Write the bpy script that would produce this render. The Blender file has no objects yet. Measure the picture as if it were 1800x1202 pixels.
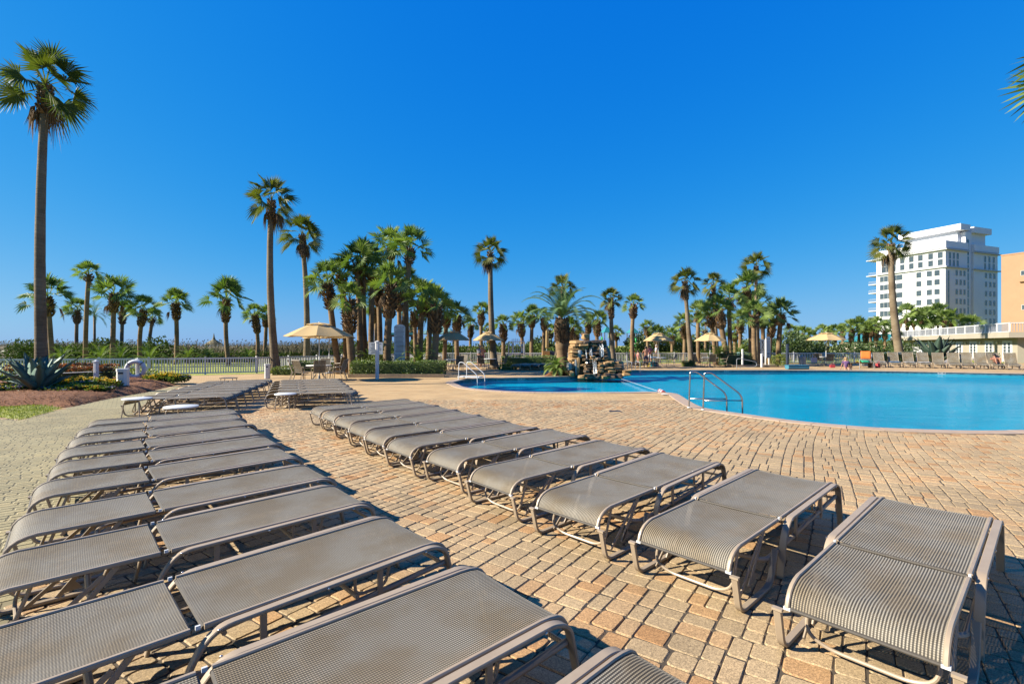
import bpy, bmesh, math, random
from mathutils import Vector, Matrix, Euler, noise, geometry
S = bpy.context.scene
C = S.collection
PI = math.pi
R = math.radians
rnd = random.Random(11)

# ------------------------------------------------------------------ survey of the photograph
F, HZ, CX, H = 860.0, 607.0, 900.0, 1.68
def G(px, py, z=0.0):                 # point on the level z seen at that pixel
    Y = (H - z) * F / (py - HZ)
    return Vector(((px - CX) / F * Y, Y, z))
def P(px, py, Y):                     # point at distance Y
    return Vector(((px - CX) / F * Y, Y, H + (HZ - py) / F * Y))
def GX(px, Y): return (px - CX) / F * Y

# ------------------------------------------------------------------ materials
def new_mat(name):
    m = bpy.data.materials.new(name); m.use_nodes = True
    nt = m.node_tree; nt.nodes.clear()
    out = nt.nodes.new('ShaderNodeOutputMaterial')
    return m, nt, out
def nd(nt, t, **kw):
    n = nt.nodes.new(t)
    for k, v in kw.items():
        if k in n.inputs: n.inputs[k].default_value = v
        else: setattr(n, k, v)
    return n
def lk(nt, a, b): nt.links.new(a, b)
KA = 0.56                              # all albedos below are written for a softer sun
def c4(c): return (c[0] * KA, c[1] * KA, c[2] * KA, 1.0)
def mat(name, c1, c2=None, scale=8.0, rough=0.6, metal=0.0, bump=0.0, bscale=60.0, stretch=None, spec=0.5, detail=5.0, lo=0.35, hi=0.65):
    m, nt, out = new_mat(name)
    b = nd(nt, 'ShaderNodeBsdfPrincipled', Roughness=rough, Metallic=metal)
    b.inputs['Specular IOR Level'].default_value = spec
    lk(nt, b.outputs[0], out.inputs[0])
    tc = nd(nt, 'ShaderNodeTexCoord'); src = tc.outputs['Object']
    if stretch:
        mp = nd(nt, 'ShaderNodeMapping'); mp.inputs['Scale'].default_value = stretch
        lk(nt, src, mp.inputs[0]); src = mp.outputs[0]
    if c2 is None: c2 = tuple(x * 0.8 for x in c1)
    if metal: c1, c2 = tuple(x / KA for x in c1), tuple(x / KA for x in c2)
    n = nd(nt, 'ShaderNodeTexNoise', Scale=scale, Detail=detail, Roughness=0.65); lk(nt, src, n.inputs['Vector'])
    r = nd(nt, 'ShaderNodeValToRGB'); r.color_ramp.elements[0].position = lo; r.color_ramp.elements[1].position = hi
    r.color_ramp.elements[0].color = c4(c2); r.color_ramp.elements[1].color = c4(c1)
    lk(nt, n.outputs['Fac'], r.inputs[0]); lk(nt, r.outputs[0], b.inputs['Base Color'])
    if bump:
        n2 = nd(nt, 'ShaderNodeTexNoise', Scale=bscale, Detail=4.0); lk(nt, src, n2.inputs['Vector'])
        bp = nd(nt, 'ShaderNodeBump', Strength=bump, Distance=0.02); lk(nt, n2.outputs['Fac'], bp.inputs['Height'])
        lk(nt, bp.outputs[0], b.inputs['Normal'])
    return m
def leaf_mat(name, c1, c2, trans=0.3, rough=0.45, tcol=None, spec=0.5):
    m, nt, out = new_mat(name)
    at = nd(nt, 'ShaderNodeAttribute', attribute_name='tone')
    oi = nd(nt, 'ShaderNodeObjectInfo')
    mth = nd(nt, 'ShaderNodeMath', operation='MULTIPLY_ADD'); mth.inputs[1].default_value = 0.35; mth.inputs[2].default_value = -0.17
    lk(nt, oi.outputs['Random'], mth.inputs[0])
    ad = nd(nt, 'ShaderNodeMath', operation='ADD', use_clamp=True); lk(nt, at.outputs['Fac'], ad.inputs[0]); lk(nt, mth.outputs[0], ad.inputs[1])
    r = nd(nt, 'ShaderNodeValToRGB')
    r.color_ramp.elements[0].color = c4(c2); r.color_ramp.elements[1].color = c4(c1)
    lk(nt, ad.outputs[0], r.inputs[0])
    b = nd(nt, 'ShaderNodeBsdfPrincipled', Roughness=rough); lk(nt, r.outputs[0], b.inputs['Base Color'])
    b.inputs['Specular IOR Level'].default_value = spec
    t = nd(nt, 'ShaderNodeBsdfTranslucent')
    mc = nd(nt, 'ShaderNodeMix', data_type='RGBA', blend_type='MULTIPLY'); mc.inputs[0].default_value = 1.0
    lk(nt, r.outputs[0], mc.inputs[6]); mc.inputs[7].default_value = c4(tcol or (1.6, 1.8, 0.7))
    lk(nt, mc.outputs[2], t.inputs[0])
    mx = nd(nt, 'ShaderNodeMixShader'); mx.inputs[0].default_value = trans
    lk(nt, b.outputs[0], mx.inputs[1]); lk(nt, t.outputs[0], mx.inputs[2]); lk(nt, mx.outputs[0], out.inputs[0])
    return m

def paver_mat(name, cols, grain=0.5):
    """exposed-aggregate concrete pavers: one tone per paver from the 'tone' attribute, grit from fine noise"""
    m, nt, out = new_mat(name)
    b = nd(nt, 'ShaderNodeBsdfPrincipled', Roughness=0.75); lk(nt, b.outputs[0], out.inputs[0])
    b.inputs['Specular IOR Level'].default_value = 0.35
    tc = nd(nt, 'ShaderNodeTexCoord')
    at = nd(nt, 'ShaderNodeAttribute', attribute_name='tone')
    r = nd(nt, 'ShaderNodeValToRGB')
    while len(r.color_ramp.elements) < len(cols): r.color_ramp.elements.new(0.5)
    for i, (p, c) in enumerate(cols):
        r.color_ramp.elements[i].position = p; r.color_ramp.elements[i].color = c4(c)
    lk(nt, at.outputs['Fac'], r.inputs[0])
    big = nd(nt, 'ShaderNodeTexNoise', Scale=.9, Detail=7.0, Roughness=.62); lk(nt, tc.outputs['Object'], big.inputs['Vector'])
    g = nd(nt, 'ShaderNodeTexVoronoi', Scale=190.0); lk(nt, tc.outputs['Object'], g.inputs['Vector'])
    gr = nd(nt, 'ShaderNodeTexNoise', Scale=55.0, Detail=6.0, Roughness=0.75); lk(nt, tc.outputs['Object'], gr.inputs['Vector'])
    mr = nd(nt, 'ShaderNodeMapRange'); mr.inputs[1].default_value = 0.3; mr.inputs[2].default_value = 0.7
    mr.inputs[3].default_value = 1 - grain * .55; mr.inputs[4].default_value = 1 + grain * .45
    lk(nt, gr.outputs['Fac'], mr.inputs[0])
    sep = nd(nt, 'ShaderNodeSeparateColor'); lk(nt, g.outputs['Color'], sep.inputs[0])
    m2 = nd(nt, 'ShaderNodeMapRange'); m2.inputs[3].default_value = 1 - grain * .6; m2.inputs[4].default_value = 1 + grain * .5
    lk(nt, sep.outputs[0], m2.inputs[0])
    m3 = nd(nt, 'ShaderNodeMapRange'); m3.inputs[1].default_value = 0.3; m3.inputs[2].default_value = 0.7; m3.inputs[3].default_value = 0.74; m3.inputs[4].default_value = 1.16
    lk(nt, big.outputs['Fac'], m3.inputs[0])
    k1 = nd(nt, 'ShaderNodeMath', operation='MULTIPLY'); lk(nt, mr.outputs[0], k1.inputs[0]); lk(nt, m2.outputs[0], k1.inputs[1])
    k2 = nd(nt, 'ShaderNodeMath', operation='MULTIPLY'); lk(nt, k1.outputs[0], k2.inputs[0]); lk(nt, m3.outputs[0], k2.inputs[1])
    vm = nd(nt, 'ShaderNodeVectorMath', operation='SCALE'); lk(nt, r.outputs[0], vm.inputs[0]); lk(nt, k2.outputs[0], vm.inputs['Scale'])
    lk(nt, vm.outputs[0], b.inputs['Base Color'])
    bp = nd(nt, 'ShaderNodeBump', Strength=0.35, Distance=0.004); lk(nt, gr.outputs['Fac'], bp.inputs['Height']); lk(nt, bp.outputs[0], b.inputs['Normal'])
    return m

def far_paver_mat(name, c1, c2, joint, ang, bw, rh, squash=1.0):
    m, nt, out = new_mat(name)
    b = nd(nt, 'ShaderNodeBsdfPrincipled', Roughness=0.8); lk(nt, b.outputs[0], out.inputs[0])
    b.inputs['Specular IOR Level'].default_value = 0.3
    tc = nd(nt, 'ShaderNodeTexCoord'); mp = nd(nt, 'ShaderNodeMapping'); mp.inputs['Rotation'].default_value = (0, 0, ang)
    lk(nt, tc.outputs['Object'], mp.inputs[0])
    br = nd(nt, 'ShaderNodeTexBrick', Scale=1.0); br.inputs['Color1'].default_value = c4(c1); br.inputs['Color2'].default_value = c4(c2); br.inputs['Mortar'].default_value = c4(joint)
    br.inputs['Mortar Size'].default_value = 0.008; br.inputs['Brick Width'].default_value = bw; br.inputs['Row Height'].default_value = rh
    br.inputs['Bias'].default_value = -0.1
    lk(nt, mp.outputs[0], br.inputs['Vector'])
    n = nd(nt, 'ShaderNodeTexNoise', Scale=1.2, Detail=5.0); lk(nt, tc.outputs['Object'], n.inputs['Vector'])
    mr = nd(nt, 'ShaderNodeMapRange'); mr.inputs[1].default_value = 0.3; mr.inputs[2].default_value = 0.7; mr.inputs[3].default_value = 0.82; mr.inputs[4].default_value = 1.12
    lk(nt, n.outputs['Fac'], mr.inputs[0])
    vm = nd(nt, 'ShaderNodeVectorMath', operation='SCALE'); lk(nt, br.outputs[0], vm.inputs[0]); lk(nt, mr.outputs[0], vm.inputs['Scale'])
    lk(nt, vm.outputs[0], b.inputs['Base Color'])
    return m

def sling_mat(name):
    """woven vinyl mesh: UV in metres, u across the chaise, v along it"""
    m, nt, out = new_mat(name)
    uv = nd(nt, 'ShaderNodeUVMap', uv_map='UVMap')
    sp = nd(nt, 'ShaderNodeSeparateXYZ'); lk(nt, uv.outputs[0], sp.inputs[0])
    def wave(sock, period, ph=0.0):
        a = nd(nt, 'ShaderNodeMath', operation='MULTIPLY_ADD'); a.inputs[1].default_value = 2 * PI / period; a.inputs[2].default_value = ph; lk(nt, sock, a.inputs[0])
        s = nd(nt, 'ShaderNodeMath', operation='SINE'); lk(nt, a.outputs[0], s.inputs[0])
        k = nd(nt, 'ShaderNodeMath', operation='MULTIPLY_ADD'); k.inputs[1].default_value = .5; k.inputs[2].default_value = .5; lk(nt, s.outputs[0], k.inputs[0])
        return k.outputs[0]
    wu = wave(sp.outputs[0], 0.0135); wv = wave(sp.outputs[1], 0.0105)
    pr = nd(nt, 'ShaderNodeMath', operation='MULTIPLY'); lk(nt, wu, pr.inputs[0]); lk(nt, wv, pr.inputs[1])
    mxv = nd(nt, 'ShaderNodeMath', operation='MULTIPLY_ADD'); mxv.inputs[1].default_value = 0.55; lk(nt, wu, mxv.inputs[0])
    h2 = nd(nt, 'ShaderNodeMath', operation='MULTIPLY'); h2.inputs[1].default_value = 0.45; lk(nt, pr.outputs[0], h2.inputs[0]); lk(nt, h2.outputs[0], mxv.inputs[2])
    r = nd(nt, 'ShaderNodeValToRGB'); r.color_ramp.elements[0].position = 0.22; r.color_ramp.elements[1].position = 0.85
    r.color_ramp.elements[0].color = c4((0.130, 0.116, 0.092)); r.color_ramp.elements[1].color = c4((0.92, 0.84, 0.66))
    lk(nt, mxv.outputs[0], r.inputs[0])
    tc = nd(nt, 'ShaderNodeTexCoord'); oi = nd(nt, 'ShaderNodeObjectInfo')
    av = nd(nt, 'ShaderNodeVectorMath', operation='ADD'); lk(nt, tc.outputs['Object'], av.inputs[0]); lk(nt, oi.outputs['Location'], av.inputs[1])
    n = nd(nt, 'ShaderNodeTexNoise', Scale=3.2, Detail=4.0); lk(nt, av.outputs[0], n.inputs['Vector'])
    mx = nd(nt, 'ShaderNodeMix', data_type='RGBA', blend_type='MULTIPLY'); mx.inputs[0].default_value = 1.0
    r2 = nd(nt, 'ShaderNodeValToRGB'); r2.color_ramp.elements[0].position = .38; r2.color_ramp.elements[1].position = .6
    r2.color_ramp.elements[0].color = c4((0.84, 0.74, 0.60)); r2.color_ramp.elements[1].color = c4((1.0, 0.99, 0.98))
    lk(nt, n.outputs['Fac'], r2.inputs[0]); lk(nt, r.outputs[0], mx.inputs[6]); lk(nt, r2.outputs[0], mx.inputs[7])
    b = nd(nt, 'ShaderNodeBsdfPrincipled', Roughness=0.6); b.inputs['Specular IOR Level'].default_value = 0.22
    lk(nt, mx.outputs[2], b.inputs['Base Color']); b.inputs['Sheen Weight'].default_value = 0.14; b.inputs['Sheen Roughness'].default_value = 0.35; b.inputs['Sheen Tint'].default_value = (1.0, .93, .78, 1)
    bp = nd(nt, 'ShaderNodeBump', Strength=0.5, Distance=0.003); lk(nt, mxv.outputs[0], bp.inputs['Height']); lk(nt, bp.outputs[0], b.inputs['Normal'])
    tr = nd(nt, 'ShaderNodeBsdfTransparent'); ms = nd(nt, 'ShaderNodeMixShader')
    hole = nd(nt, 'ShaderNodeMapRange'); hole.inputs[1].default_value = 0.0; hole.inputs[2].default_value = 0.22; hole.inputs[3].default_value = 0.16; hole.inputs[4].default_value = 0.0
    lk(nt, mxv.outputs[0], hole.inputs[0]); lk(nt, hole.outputs[0], ms.inputs[0])
    lk(nt, b.outputs[0], ms.inputs[1]); lk(nt, tr.outputs[0], ms.inputs[2]); lk(nt, ms.outputs[0], out.inputs[0])
    return m

def trunk_mat(name, c1, c2, ring=9.0):
    m, nt, out = new_mat(name)
    b = nd(nt, 'ShaderNodeBsdfPrincipled', Roughness=0.9); lk(nt, b.outputs[0], out.inputs[0]); b.inputs['Specular IOR Level'].default_value = 0.2
    tc = nd(nt, 'ShaderNodeTexCoord')
    mp = nd(nt, 'ShaderNodeMapping'); mp.inputs['Scale'].default_value = (1.5, 1.5, ring); lk(nt, tc.outputs['Object'], mp.inputs[0])
    n = nd(nt, 'ShaderNodeTexNoise', Scale=1.6, Detail=6.0, Roughness=0.7); lk(nt, mp.outputs[0], n.inputs['Vector'])
    n2 = nd(nt, 'ShaderNodeTexNoise', Scale=0.55, Detail=4.0); lk(nt, tc.outputs['Object'], n2.inputs['Vector'])
    ad = nd(nt, 'ShaderNodeMath', operation='MULTIPLY_ADD'); ad.inputs[1].default_value = 0.6; lk(nt, n2.outputs['Fac'], ad.inputs[0])
    hf = nd(nt, 'ShaderNodeMath', operation='MULTIPLY'); hf.inputs[1].default_value = .45; lk(nt, n.outputs['Fac'], hf.inputs[0]); lk(nt, hf.outputs[0], ad.inputs[2])
    r = nd(nt, 'ShaderNodeValToRGB'); r.color_ramp.elements[0].position = .42; r.color_ramp.elements[1].position = .62
    r.color_ramp.elements[0].color = c4(c2); r.color_ramp.elements[1].color = c4(c1)
    lk(nt, ad.outputs[0], r.inputs[0]); lk(nt, r.outputs[0], b.inputs['Base Color'])
    bp = nd(nt, 'ShaderNodeBump', Strength=0.9, Distance=0.03); lk(nt, n.outputs['Fac'], bp.inputs['Height']); lk(nt, bp.outputs[0], b.inputs['Normal'])
    return m

M = {}
M['frame'] = mat('powder_coated_frame', (0.50, 0.395, 0.275), (0.43, 0.335, 0.23), 6, 0.42)
M['sling'] = sling_mat('woven_sling')
M['hem'] = mat('sling_hem', (0.10, 0.085, 0.065), (0.07, 0.06, 0.045), 30, 0.7)
M['white_plastic'] = mat('white_plastic', (0.95, 0.96, 0.94), (0.82, 0.83, 0.81), 5, 0.4)
M['bolt'] = mat('bolt_steel', (0.55, 0.55, 0.55), None, 5, 0.3, 1.0)
M['steel'] = mat('stainless_steel', (0.52, 0.50, 0.48), (0.42, 0.40, 0.37), 4, 0.22, 1.0)
M['white_paint'] = mat('white_paint', (0.98, 0.98, 0.96), (0.84, 0.85, 0.84), 3, 0.5)
M['grey_paint'] = mat('grey_paint', (0.40, 0.42, 0.44), (0.32, 0.34, 0.36), 3, 0.5)
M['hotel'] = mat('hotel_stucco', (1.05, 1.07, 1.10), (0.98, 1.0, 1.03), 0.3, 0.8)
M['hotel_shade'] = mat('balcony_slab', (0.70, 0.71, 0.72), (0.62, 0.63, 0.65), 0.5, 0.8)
M['orange'] = mat('orange_stucco', (0.50, 0.295, 0.165), (0.46, 0.27, 0.15), 0.3, 0.85)
M['cream'] = mat('cream_stucco', (0.52, 0.465, 0.36), (0.47, 0.42, 0.32), 0.8, 0.85)
M['glass'] = mat('window_glass', (0.09, 0.125, 0.15), (0.06, 0.085, 0.105), 0.5, 0.08, 0.0, spec=0.7)
M['mull'] = mat('window_frame_white', (0.7, 0.71, 0.71), None, 4, 0.5)
M['canvas'] = mat('umbrella_canvas', (0.66, 0.45, 0.18), (0.58, 0.39, 0.15), 2.0, 0.85)
M['canvas'] = leaf_mat('umbrella_canvas', (1.15, 0.86, 0.44), (1.05, 0.76, 0.37), 0.42, .85, (1, .95, .85), .2)
M['teal_roof'] = mat('teal_roof', (0.05, 0.33, 0.34), (0.035, 0.26, 0.27), 3, 0.45)
M['pale_teal'] = mat('weathered_teal_metal', (0.25, 0.45, 0.42), (0.18, 0.36, 0.34), 2, 0.45)
M['wood'] = mat('brown_timber', (0.13, 0.07, 0.035), (0.08, 0.045, 0.025), 6, 0.8)
M['green_plastic'] = mat('green_plastic', (0.01, 0.42, 0.08), (0.01, 0.33, 0.06), 2, 0.35)
M['red_plastic'] = mat('red_plastic', (0.65, 0.06, 0.05), None, 2, 0.4)
M['blue_box'] = mat('blue_vinyl', (0.07, 0.30, 0.42), (0.05, 0.23, 0.34), 4, 0.45)
M['rail_grey'] = mat('railing_grey', (0.42, 0.44, 0.47), (0.36, 0.38, 0.41), 3, 0.5)
M['navy'] = mat('navy_paint', (0.035, 0.05, 0.09), None, 4, 0.4)
M['mulch'] = mat('pine_straw', (0.40, 0.150, 0.050), (0.14, 0.055, 0.022), 22, 0.95, bump=1.0, bscale=40, stretch=(1, 2.2, 1))
M['lawn'] = mat('lawn_grass', (0.46, 0.48, 0.06), (0.26, 0.31, 0.04), 1.6, 0.95, bump=1.0, bscale=70, detail=10)
M['sand'] = mat('dune_sand', (0.20, 0.165, 0.10), (0.085, 0.08, 0.04), 0.25, 0.95, bump=0.5, bscale=3)
M['joint'] = mat('joint_sand', (0.115, 0.085, 0.052), (0.065, 0.048, 0.030), 6, 0.95)
M['walk_joint'] = mat('walk_joint_sand', (0.28, 0.24, 0.13), (0.20, 0.17, 0.09), 6, 0.95)
M['coping'] = mat('coping_stone', (0.56, 0.42, 0.30), (0.47, 0.35, 0.255), 3.5, 0.7, bump=0.2, bscale=30)
M['curb'] = mat('bed_curb', (0.42, 0.31, 0.19), (0.30, 0.22, 0.14), 3.5, 0.8, bump=0.3, bscale=30)
M['rock'] = mat('sandstone', (0.60, 0.38, 0.16), (0.33, 0.19, 0.075), 2.6, 0.85, bump=0.8, bscale=9)
M['wet_rock'] = mat('wet_rock', (0.30, 0.20, 0.115), (0.075, 0.055, 0.038), 3.0, 0.28, bump=0.8, bscale=9)
M['pale_rock'] = mat('pale_boulder', (0.42, 0.43, 0.40), (0.30, 0.31, 0.31), 3.0, 0.8, bump=0.5, bscale=9)
M['foam'] = mat('falling_water', (0.80, 0.86, 0.90), (0.55, 0.66, 0.74), 9, 0.2, bump=0.6, bscale=25, stretch=(1, 1, .25))
M['skin'] = mat('skin', (0.55, 0.29, 0.19), (0.50, 0.25, 0.165), 8, 0.55)
M['skin_tan'] = mat('tanned_skin', (0.42, 0.19, 0.11), (0.37, 0.16, 0.095), 8, 0.55)
M['planter'] = mat('planter_stone', (0.52, 0.42, 0.27), (0.44, 0.35, 0.22), 6, 0.85)
def cloth(n, c): return mat(n, c, tuple(x * .8 for x in c), 14, 0.85)
M['navy_cloth'] = cloth('navy_cloth', (0.02, 0.035, 0.11)); M['pink_cloth'] = cloth('pink_cloth', (0.62, 0.22, 0.27))
M['magenta'] = cloth('magenta_cloth', (0.62, 0.05, 0.33)); M['white_cloth'] = cloth('white_cloth', (0.68, 0.70, 0.74))
M['purple'] = cloth('purple_cloth', (0.20, 0.10, 0.26)); M['orange_cloth'] = cloth('orange_cloth', (0.85, 0.20, 0.02))
M['blue_cloth'] = cloth('blue_cloth', (0.06, 0.28, 0.62)); M['green_cloth'] = cloth('green_cloth', (0.03, 0.50, 0.26))
M['teal_cloth'] = cloth('teal_cloth', (0.02, 0.40, 0.42)); M['yellow_cloth'] = cloth('yellow_cloth', (0.70, 0.52, 0.03))
M['grey_cloth'] = cloth('grey_cloth', (0.34, 0.36, 0.40)); M['lime_cloth'] = cloth('lime_cloth', (0.40, 0.55, 0.02)); M['red_cloth'] = cloth('red_cloth', (0.55, 0.05, 0.06))
M['hair_dark'] = mat('dark_hair', (0.035, 0.022, 0.015), None, 30, 0.6); M['hair_grey'] = mat('grey_hair', (0.45, 0.42, 0.38), None, 30, 0.6); M['hair_blond'] = mat('blond_hair', (0.45, 0.28, 0.11), None, 30, 0.6)
M['paver'] = paver_mat('deck_pavers', [(0.0, (0.47, 0.345, 0.19)), (0.4, (0.58, 0.42, 0.23)), (0.62, (0.61, 0.405, 0.205)), (0.82, (0.58, 0.335, 0.145)), (1.0, (0.51, 0.26, 0.095))], 0.6)
M['walk_paver'] = paver_mat('walk_pavers', [(0.0, (0.40, 0.345, 0.18)), (0.5, (0.45, 0.385, 0.20)), (1.0, (0.49, 0.405, 0.20))], 0.45)
M['far_deck'] = far_paver_mat('deck_far', (0.66, 0.465, 0.235), (0.63, 0.41, 0.19), (0.44, 0.30, 0.145), R(-32), 0.20, 0.125)
M['far_walk'] = far_paver_mat('walk_far', (0.41, 0.365, 0.195), (0.44, 0.38, 0.20), (0.20, 0.17, 0.09), R(-38), 0.20, 0.10)
M['fan'] = leaf_mat('fan_palm_leaf', (0.37, 0.49, 0.115), (0.10, 0.19, 0.045), 0.40, 0.55, None, 0.35)
M['wash'] = leaf_mat('washington_palm_leaf', (0.272, 0.281, 0.051), (0.085, 0.128, 0.024), 0.40, 0.6, None, 0.25)
M['date'] = leaf_mat('date_palm_leaf', (0.26, 0.40, 0.15), (0.075, 0.16, 0.06), 0.25, 0.38)
M['dead'] = leaf_mat('dead_leaf', (0.30, 0.19, 0.09), (0.10, 0.055, 0.028), 0.15, 0.8, (1.2, 1.0, 0.7))
M['shrub'] = leaf_mat('shrub_leaf', (0.269, 0.371, 0.077), (0.077, 0.134, 0.036), 0.28, 0.5)
M['scrub'] = leaf_mat('dune_scrub_leaf', (0.20, 0.29, 0.05), (0.04, 0.075, 0.018), 0.15, 0.7, None, .2)
M['dark_shrub'] = leaf_mat('dark_shrub_leaf', (0.154, 0.231, 0.054), (0.046, 0.088, 0.024), 0.2, 0.5)
M['lime_shrub'] = leaf_mat('lime_shrub_leaf', (0.345, 0.390, 0.045), (0.128, 0.188, 0.027), 0.3, 0.5)
M['red_shrub'] = leaf_mat('red_tip_leaf', (0.75, 0.28, 0.07), (0.22, 0.17, 0.04), 0.25, 0.5, (1.4, 1, .6))
M['flower'] = leaf_mat('yellow_petal', (1.3, 0.95, 0.02), (1.1, 0.66, 0.01), 0.2, 0.6, (1.2, 1.1, .6))
M['blue_flower'] = leaf_mat('violet_petal', (0.42, 0.42, 0.72), (0.20, 0.18, 0.50), 0.2, 0.6, (1, 1, 1.2))
M['oats'] = leaf_mat('sea_oats', (0.416, 0.351, 0.169), (0.169, 0.143, 0.078), 0.2, 0.8, (1.2, 1.1, .7))
M['agave'] = leaf_mat('agave_leaf', (0.210, 0.307, 0.247), (0.098, 0.173, 0.143), 0.04, 0.6, None, 0.2)
M['agave_dark'] = leaf_mat('dark_agave_leaf', (0.070, 0.119, 0.084), (0.031, 0.059, 0.045), 0.04, 0.6, None, 0.2)
M['sabal_trunk'] = trunk_mat('sabal_bark', (0.40, 0.275, 0.15), (0.20, 0.13, 0.07))
M['wash_trunk'] = trunk_mat('washington_bark', (0.34, 0.27, 0.18), (0.175, 0.125, 0.075), 14)
M['boot'] = leaf_mat('leaf_boot', (0.36, 0.22, 0.10), (0.10, 0.055, 0.026), 0.05, 0.8, (1, 1, 1))
M['tile'] = None

# ------------------------------------------------------------------ mesh builder
class MB:
    def __init__(s): s.v = []; s.f = []; s.mi = []; s.t = []; s.uv = None; s.cur = 0; s.tone = 0.5
    def add(s, vs, fs):
        o = len(s.v); s.v += [tuple(p) for p in vs]
        for f in fs: s.f.append(tuple(i + o for i in f)); s.mi.append(s.cur); s.t.append(s.tone)
    def box(s, c, d, rot=None):
        x, y, z = d[0] / 2, d[1] / 2, d[2] / 2
        p = [Vector(q) for q in ((-x, -y, -z), (x, -y, -z), (x, y, -z), (-x, y, -z), (-x, -y, z), (x, -y, z), (x, y, z), (-x, y, z))]
        if rot is not None:
            if not isinstance(rot, Matrix): rot = Matrix.Rotation(rot, 3, 'Z')
            p = [rot @ q for q in p]
        c = Vector(c)
        s.add([q + c for q in p], [(0, 3, 2, 1), (4, 5, 6, 7), (0, 1, 5, 4), (1, 2, 6, 5), (2, 3, 7, 6), (3, 0, 4, 7)])
    def sweep(s, path, section, up=None, cap=True, closed=False):
        """section: list of (a,b) or function(i)->list; a along side vector, b along the other normal; up: fixed side vector"""
        path = [Vector(p) for p in path]; n = len(path); rings = []
        side = None
        for i, p in enumerate(path):
            if closed: t = path[(i + 1) % n] - path[i - 1]
            else: t = path[min(i + 1, n - 1)] - path[max(i - 1, 0)]
            if t.length < 1e-9: t = Vector((0, 0, 1))
            t.normalize()
            if up is not None: sd = Vector(up) - t * Vector(up).dot(t)
            elif side is None:
                a = Vector((0, 0, 1)) if abs(t.z) < .9 else Vector((1, 0, 0)); sd = a - t * a.dot(t)
            else: sd = side - t * side.dot(t)
            sd.normalize(); side = sd; nr = t.cross(sd)
            sec = section(i) if callable(section) else section
            rings.append([p + sd * a + nr * b for a, b in sec])
        k = len(rings[0]); vs = [q for r_ in rings for q in r_]; fs = []
        for i in range(n if closed else n - 1):
            j = (i + 1) % n
            for a in range(k): fs.append((i * k + a, i * k + (a + 1) % k, j * k + (a + 1) % k, j * k + a))
        if cap and not closed:
            fs.append(tuple(reversed(range(k)))); fs.append(tuple(range((n - 1) * k, n * k)))
        s.add(vs, fs)
    def tube(s, path, r, n=8, cap=True, closed=False):
        if callable(r): sec = lambda i: [(r(i) * math.cos(2 * PI * a / n), r(i) * math.sin(2 * PI * a / n)) for a in range(n)]
        else: sec = [(r * math.cos(2 * PI * a / n), r * math.sin(2 * PI * a / n)) for a in range(n)]
        s.sweep(path, sec, None, cap, closed)
    def bar(s, path, w, t, up, cap=True):          # rectangular bar with chamfered corners, w along up
        a, b, c = w / 2, t / 2, min(w, t) * .22
        s.sweep(path, [(-a + c, -b), (a - c, -b), (a, -b + c), (a, b - c), (a - c, b), (-a + c, b), (-a, b - c), (-a, -b + c)], up, cap)
    def lathe(s, prof, n=24, c=(0, 0, 0)):
        c = Vector(c); vs = []; fs = []
        for r_, z in prof:
            for a in range(n): vs.append(c + Vector((r_ * math.cos(2 * PI * a / n), r_ * math.sin(2 * PI * a / n), z)))
        for i in range(len(prof) - 1):
            for a in range(n): fs.append((i * n + a, i * n + (a + 1) % n, (i + 1) * n + (a + 1) % n, (i + 1) * n + a))
        fs.append(tuple(reversed(range(n)))); fs.append(tuple(range((len(prof) - 1) * n, len(prof) * n)))
        s.add(vs, fs)
    def ell(s, c, r, n=14, m=8, rough=0.0, seed=0):
        c = Vector(c); vs = []; fs = []
        for i in range(m + 1):
            th = PI * i / m
            for a in range(n):
                ph = 2 * PI * a / n
                d = Vector((math.sin(th) * math.cos(ph), math.sin(th) * math.sin(ph), math.cos(th)))
                k = 1 + (rough * noise.noise(d * 1.7 + Vector((seed * 3.1, seed, 0))) if rough else 0)
                vs.append(c + Vector((d.x * r[0], d.y * r[1], d.z * r[2])) * k)
        for i in range(m):
            for a in range(n): fs.append((i * n + a, i * n + (a + 1) % n, (i + 1) * n + (a + 1) % n, (i + 1) * n + a))
        s.add(vs, fs)
    def build(s, name, mats, parent=None, smooth=False, loc=None):
        me = bpy.data.meshes.new(name); me.from_pydata(s.v, [], s.f)
        if not isinstance(mats, (list, tuple)): mats = [mats]
        for m in mats: me.materials.append(m)
        me.polygons.foreach_set('material_index', s.mi)
        if smooth: me.polygons.foreach_set('use_smooth', [True] * len(s.f))
        at = me.attributes.new('tone', 'FLOAT', 'FACE'); at.data.foreach_set('value', s.t)
        if s.uv:
            u = me.uv_layers.new(name='UVMap')
            for lp in me.loops: u.data[lp.index].uv = s.uv[lp.vertex_index]
        me.update()
        o = bpy.data.objects.new(name, me); C.objects.link(o)
        if parent is not None: o.parent = parent
        if loc is not None: o.location = loc
        return o
def soft(o, ang=40):
    o.data.polygons.foreach_set('use_smooth', [True] * len(o.data.polygons))
    o.data.set_sharp_from_angle(angle=R(ang)); return o
def tag(o, label=None, cat=None, group=None, kind=None):
    if label: o['label'] = label
    if cat: o['category'] = cat
    if group: o['group'] = group
    if kind: o['kind'] = kind
    return o
def thing(name, label, cat, loc=(0, 0, 0), rz=0.0, group=None):
    o = bpy.data.objects.new(name, None); C.objects.link(o); o.location = loc; o.rotation_euler = (0, 0, rz); o.empty_display_size = .2
    return tag(o, label, cat, group)
def dup(root, loc, rz=0.0, label=None, scale=None):
    r = root.copy(); C.objects.link(r); r.location = loc; r.rotation_euler = (0, 0, rz)
    if label: r['label'] = label
    if scale: r.scale = scale
    def kids(src, dst):
        for ch in list(src.children):
            c = ch.copy(); C.objects.link(c); c.parent = dst; kids(ch, c)
    kids(root, r); return r
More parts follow.
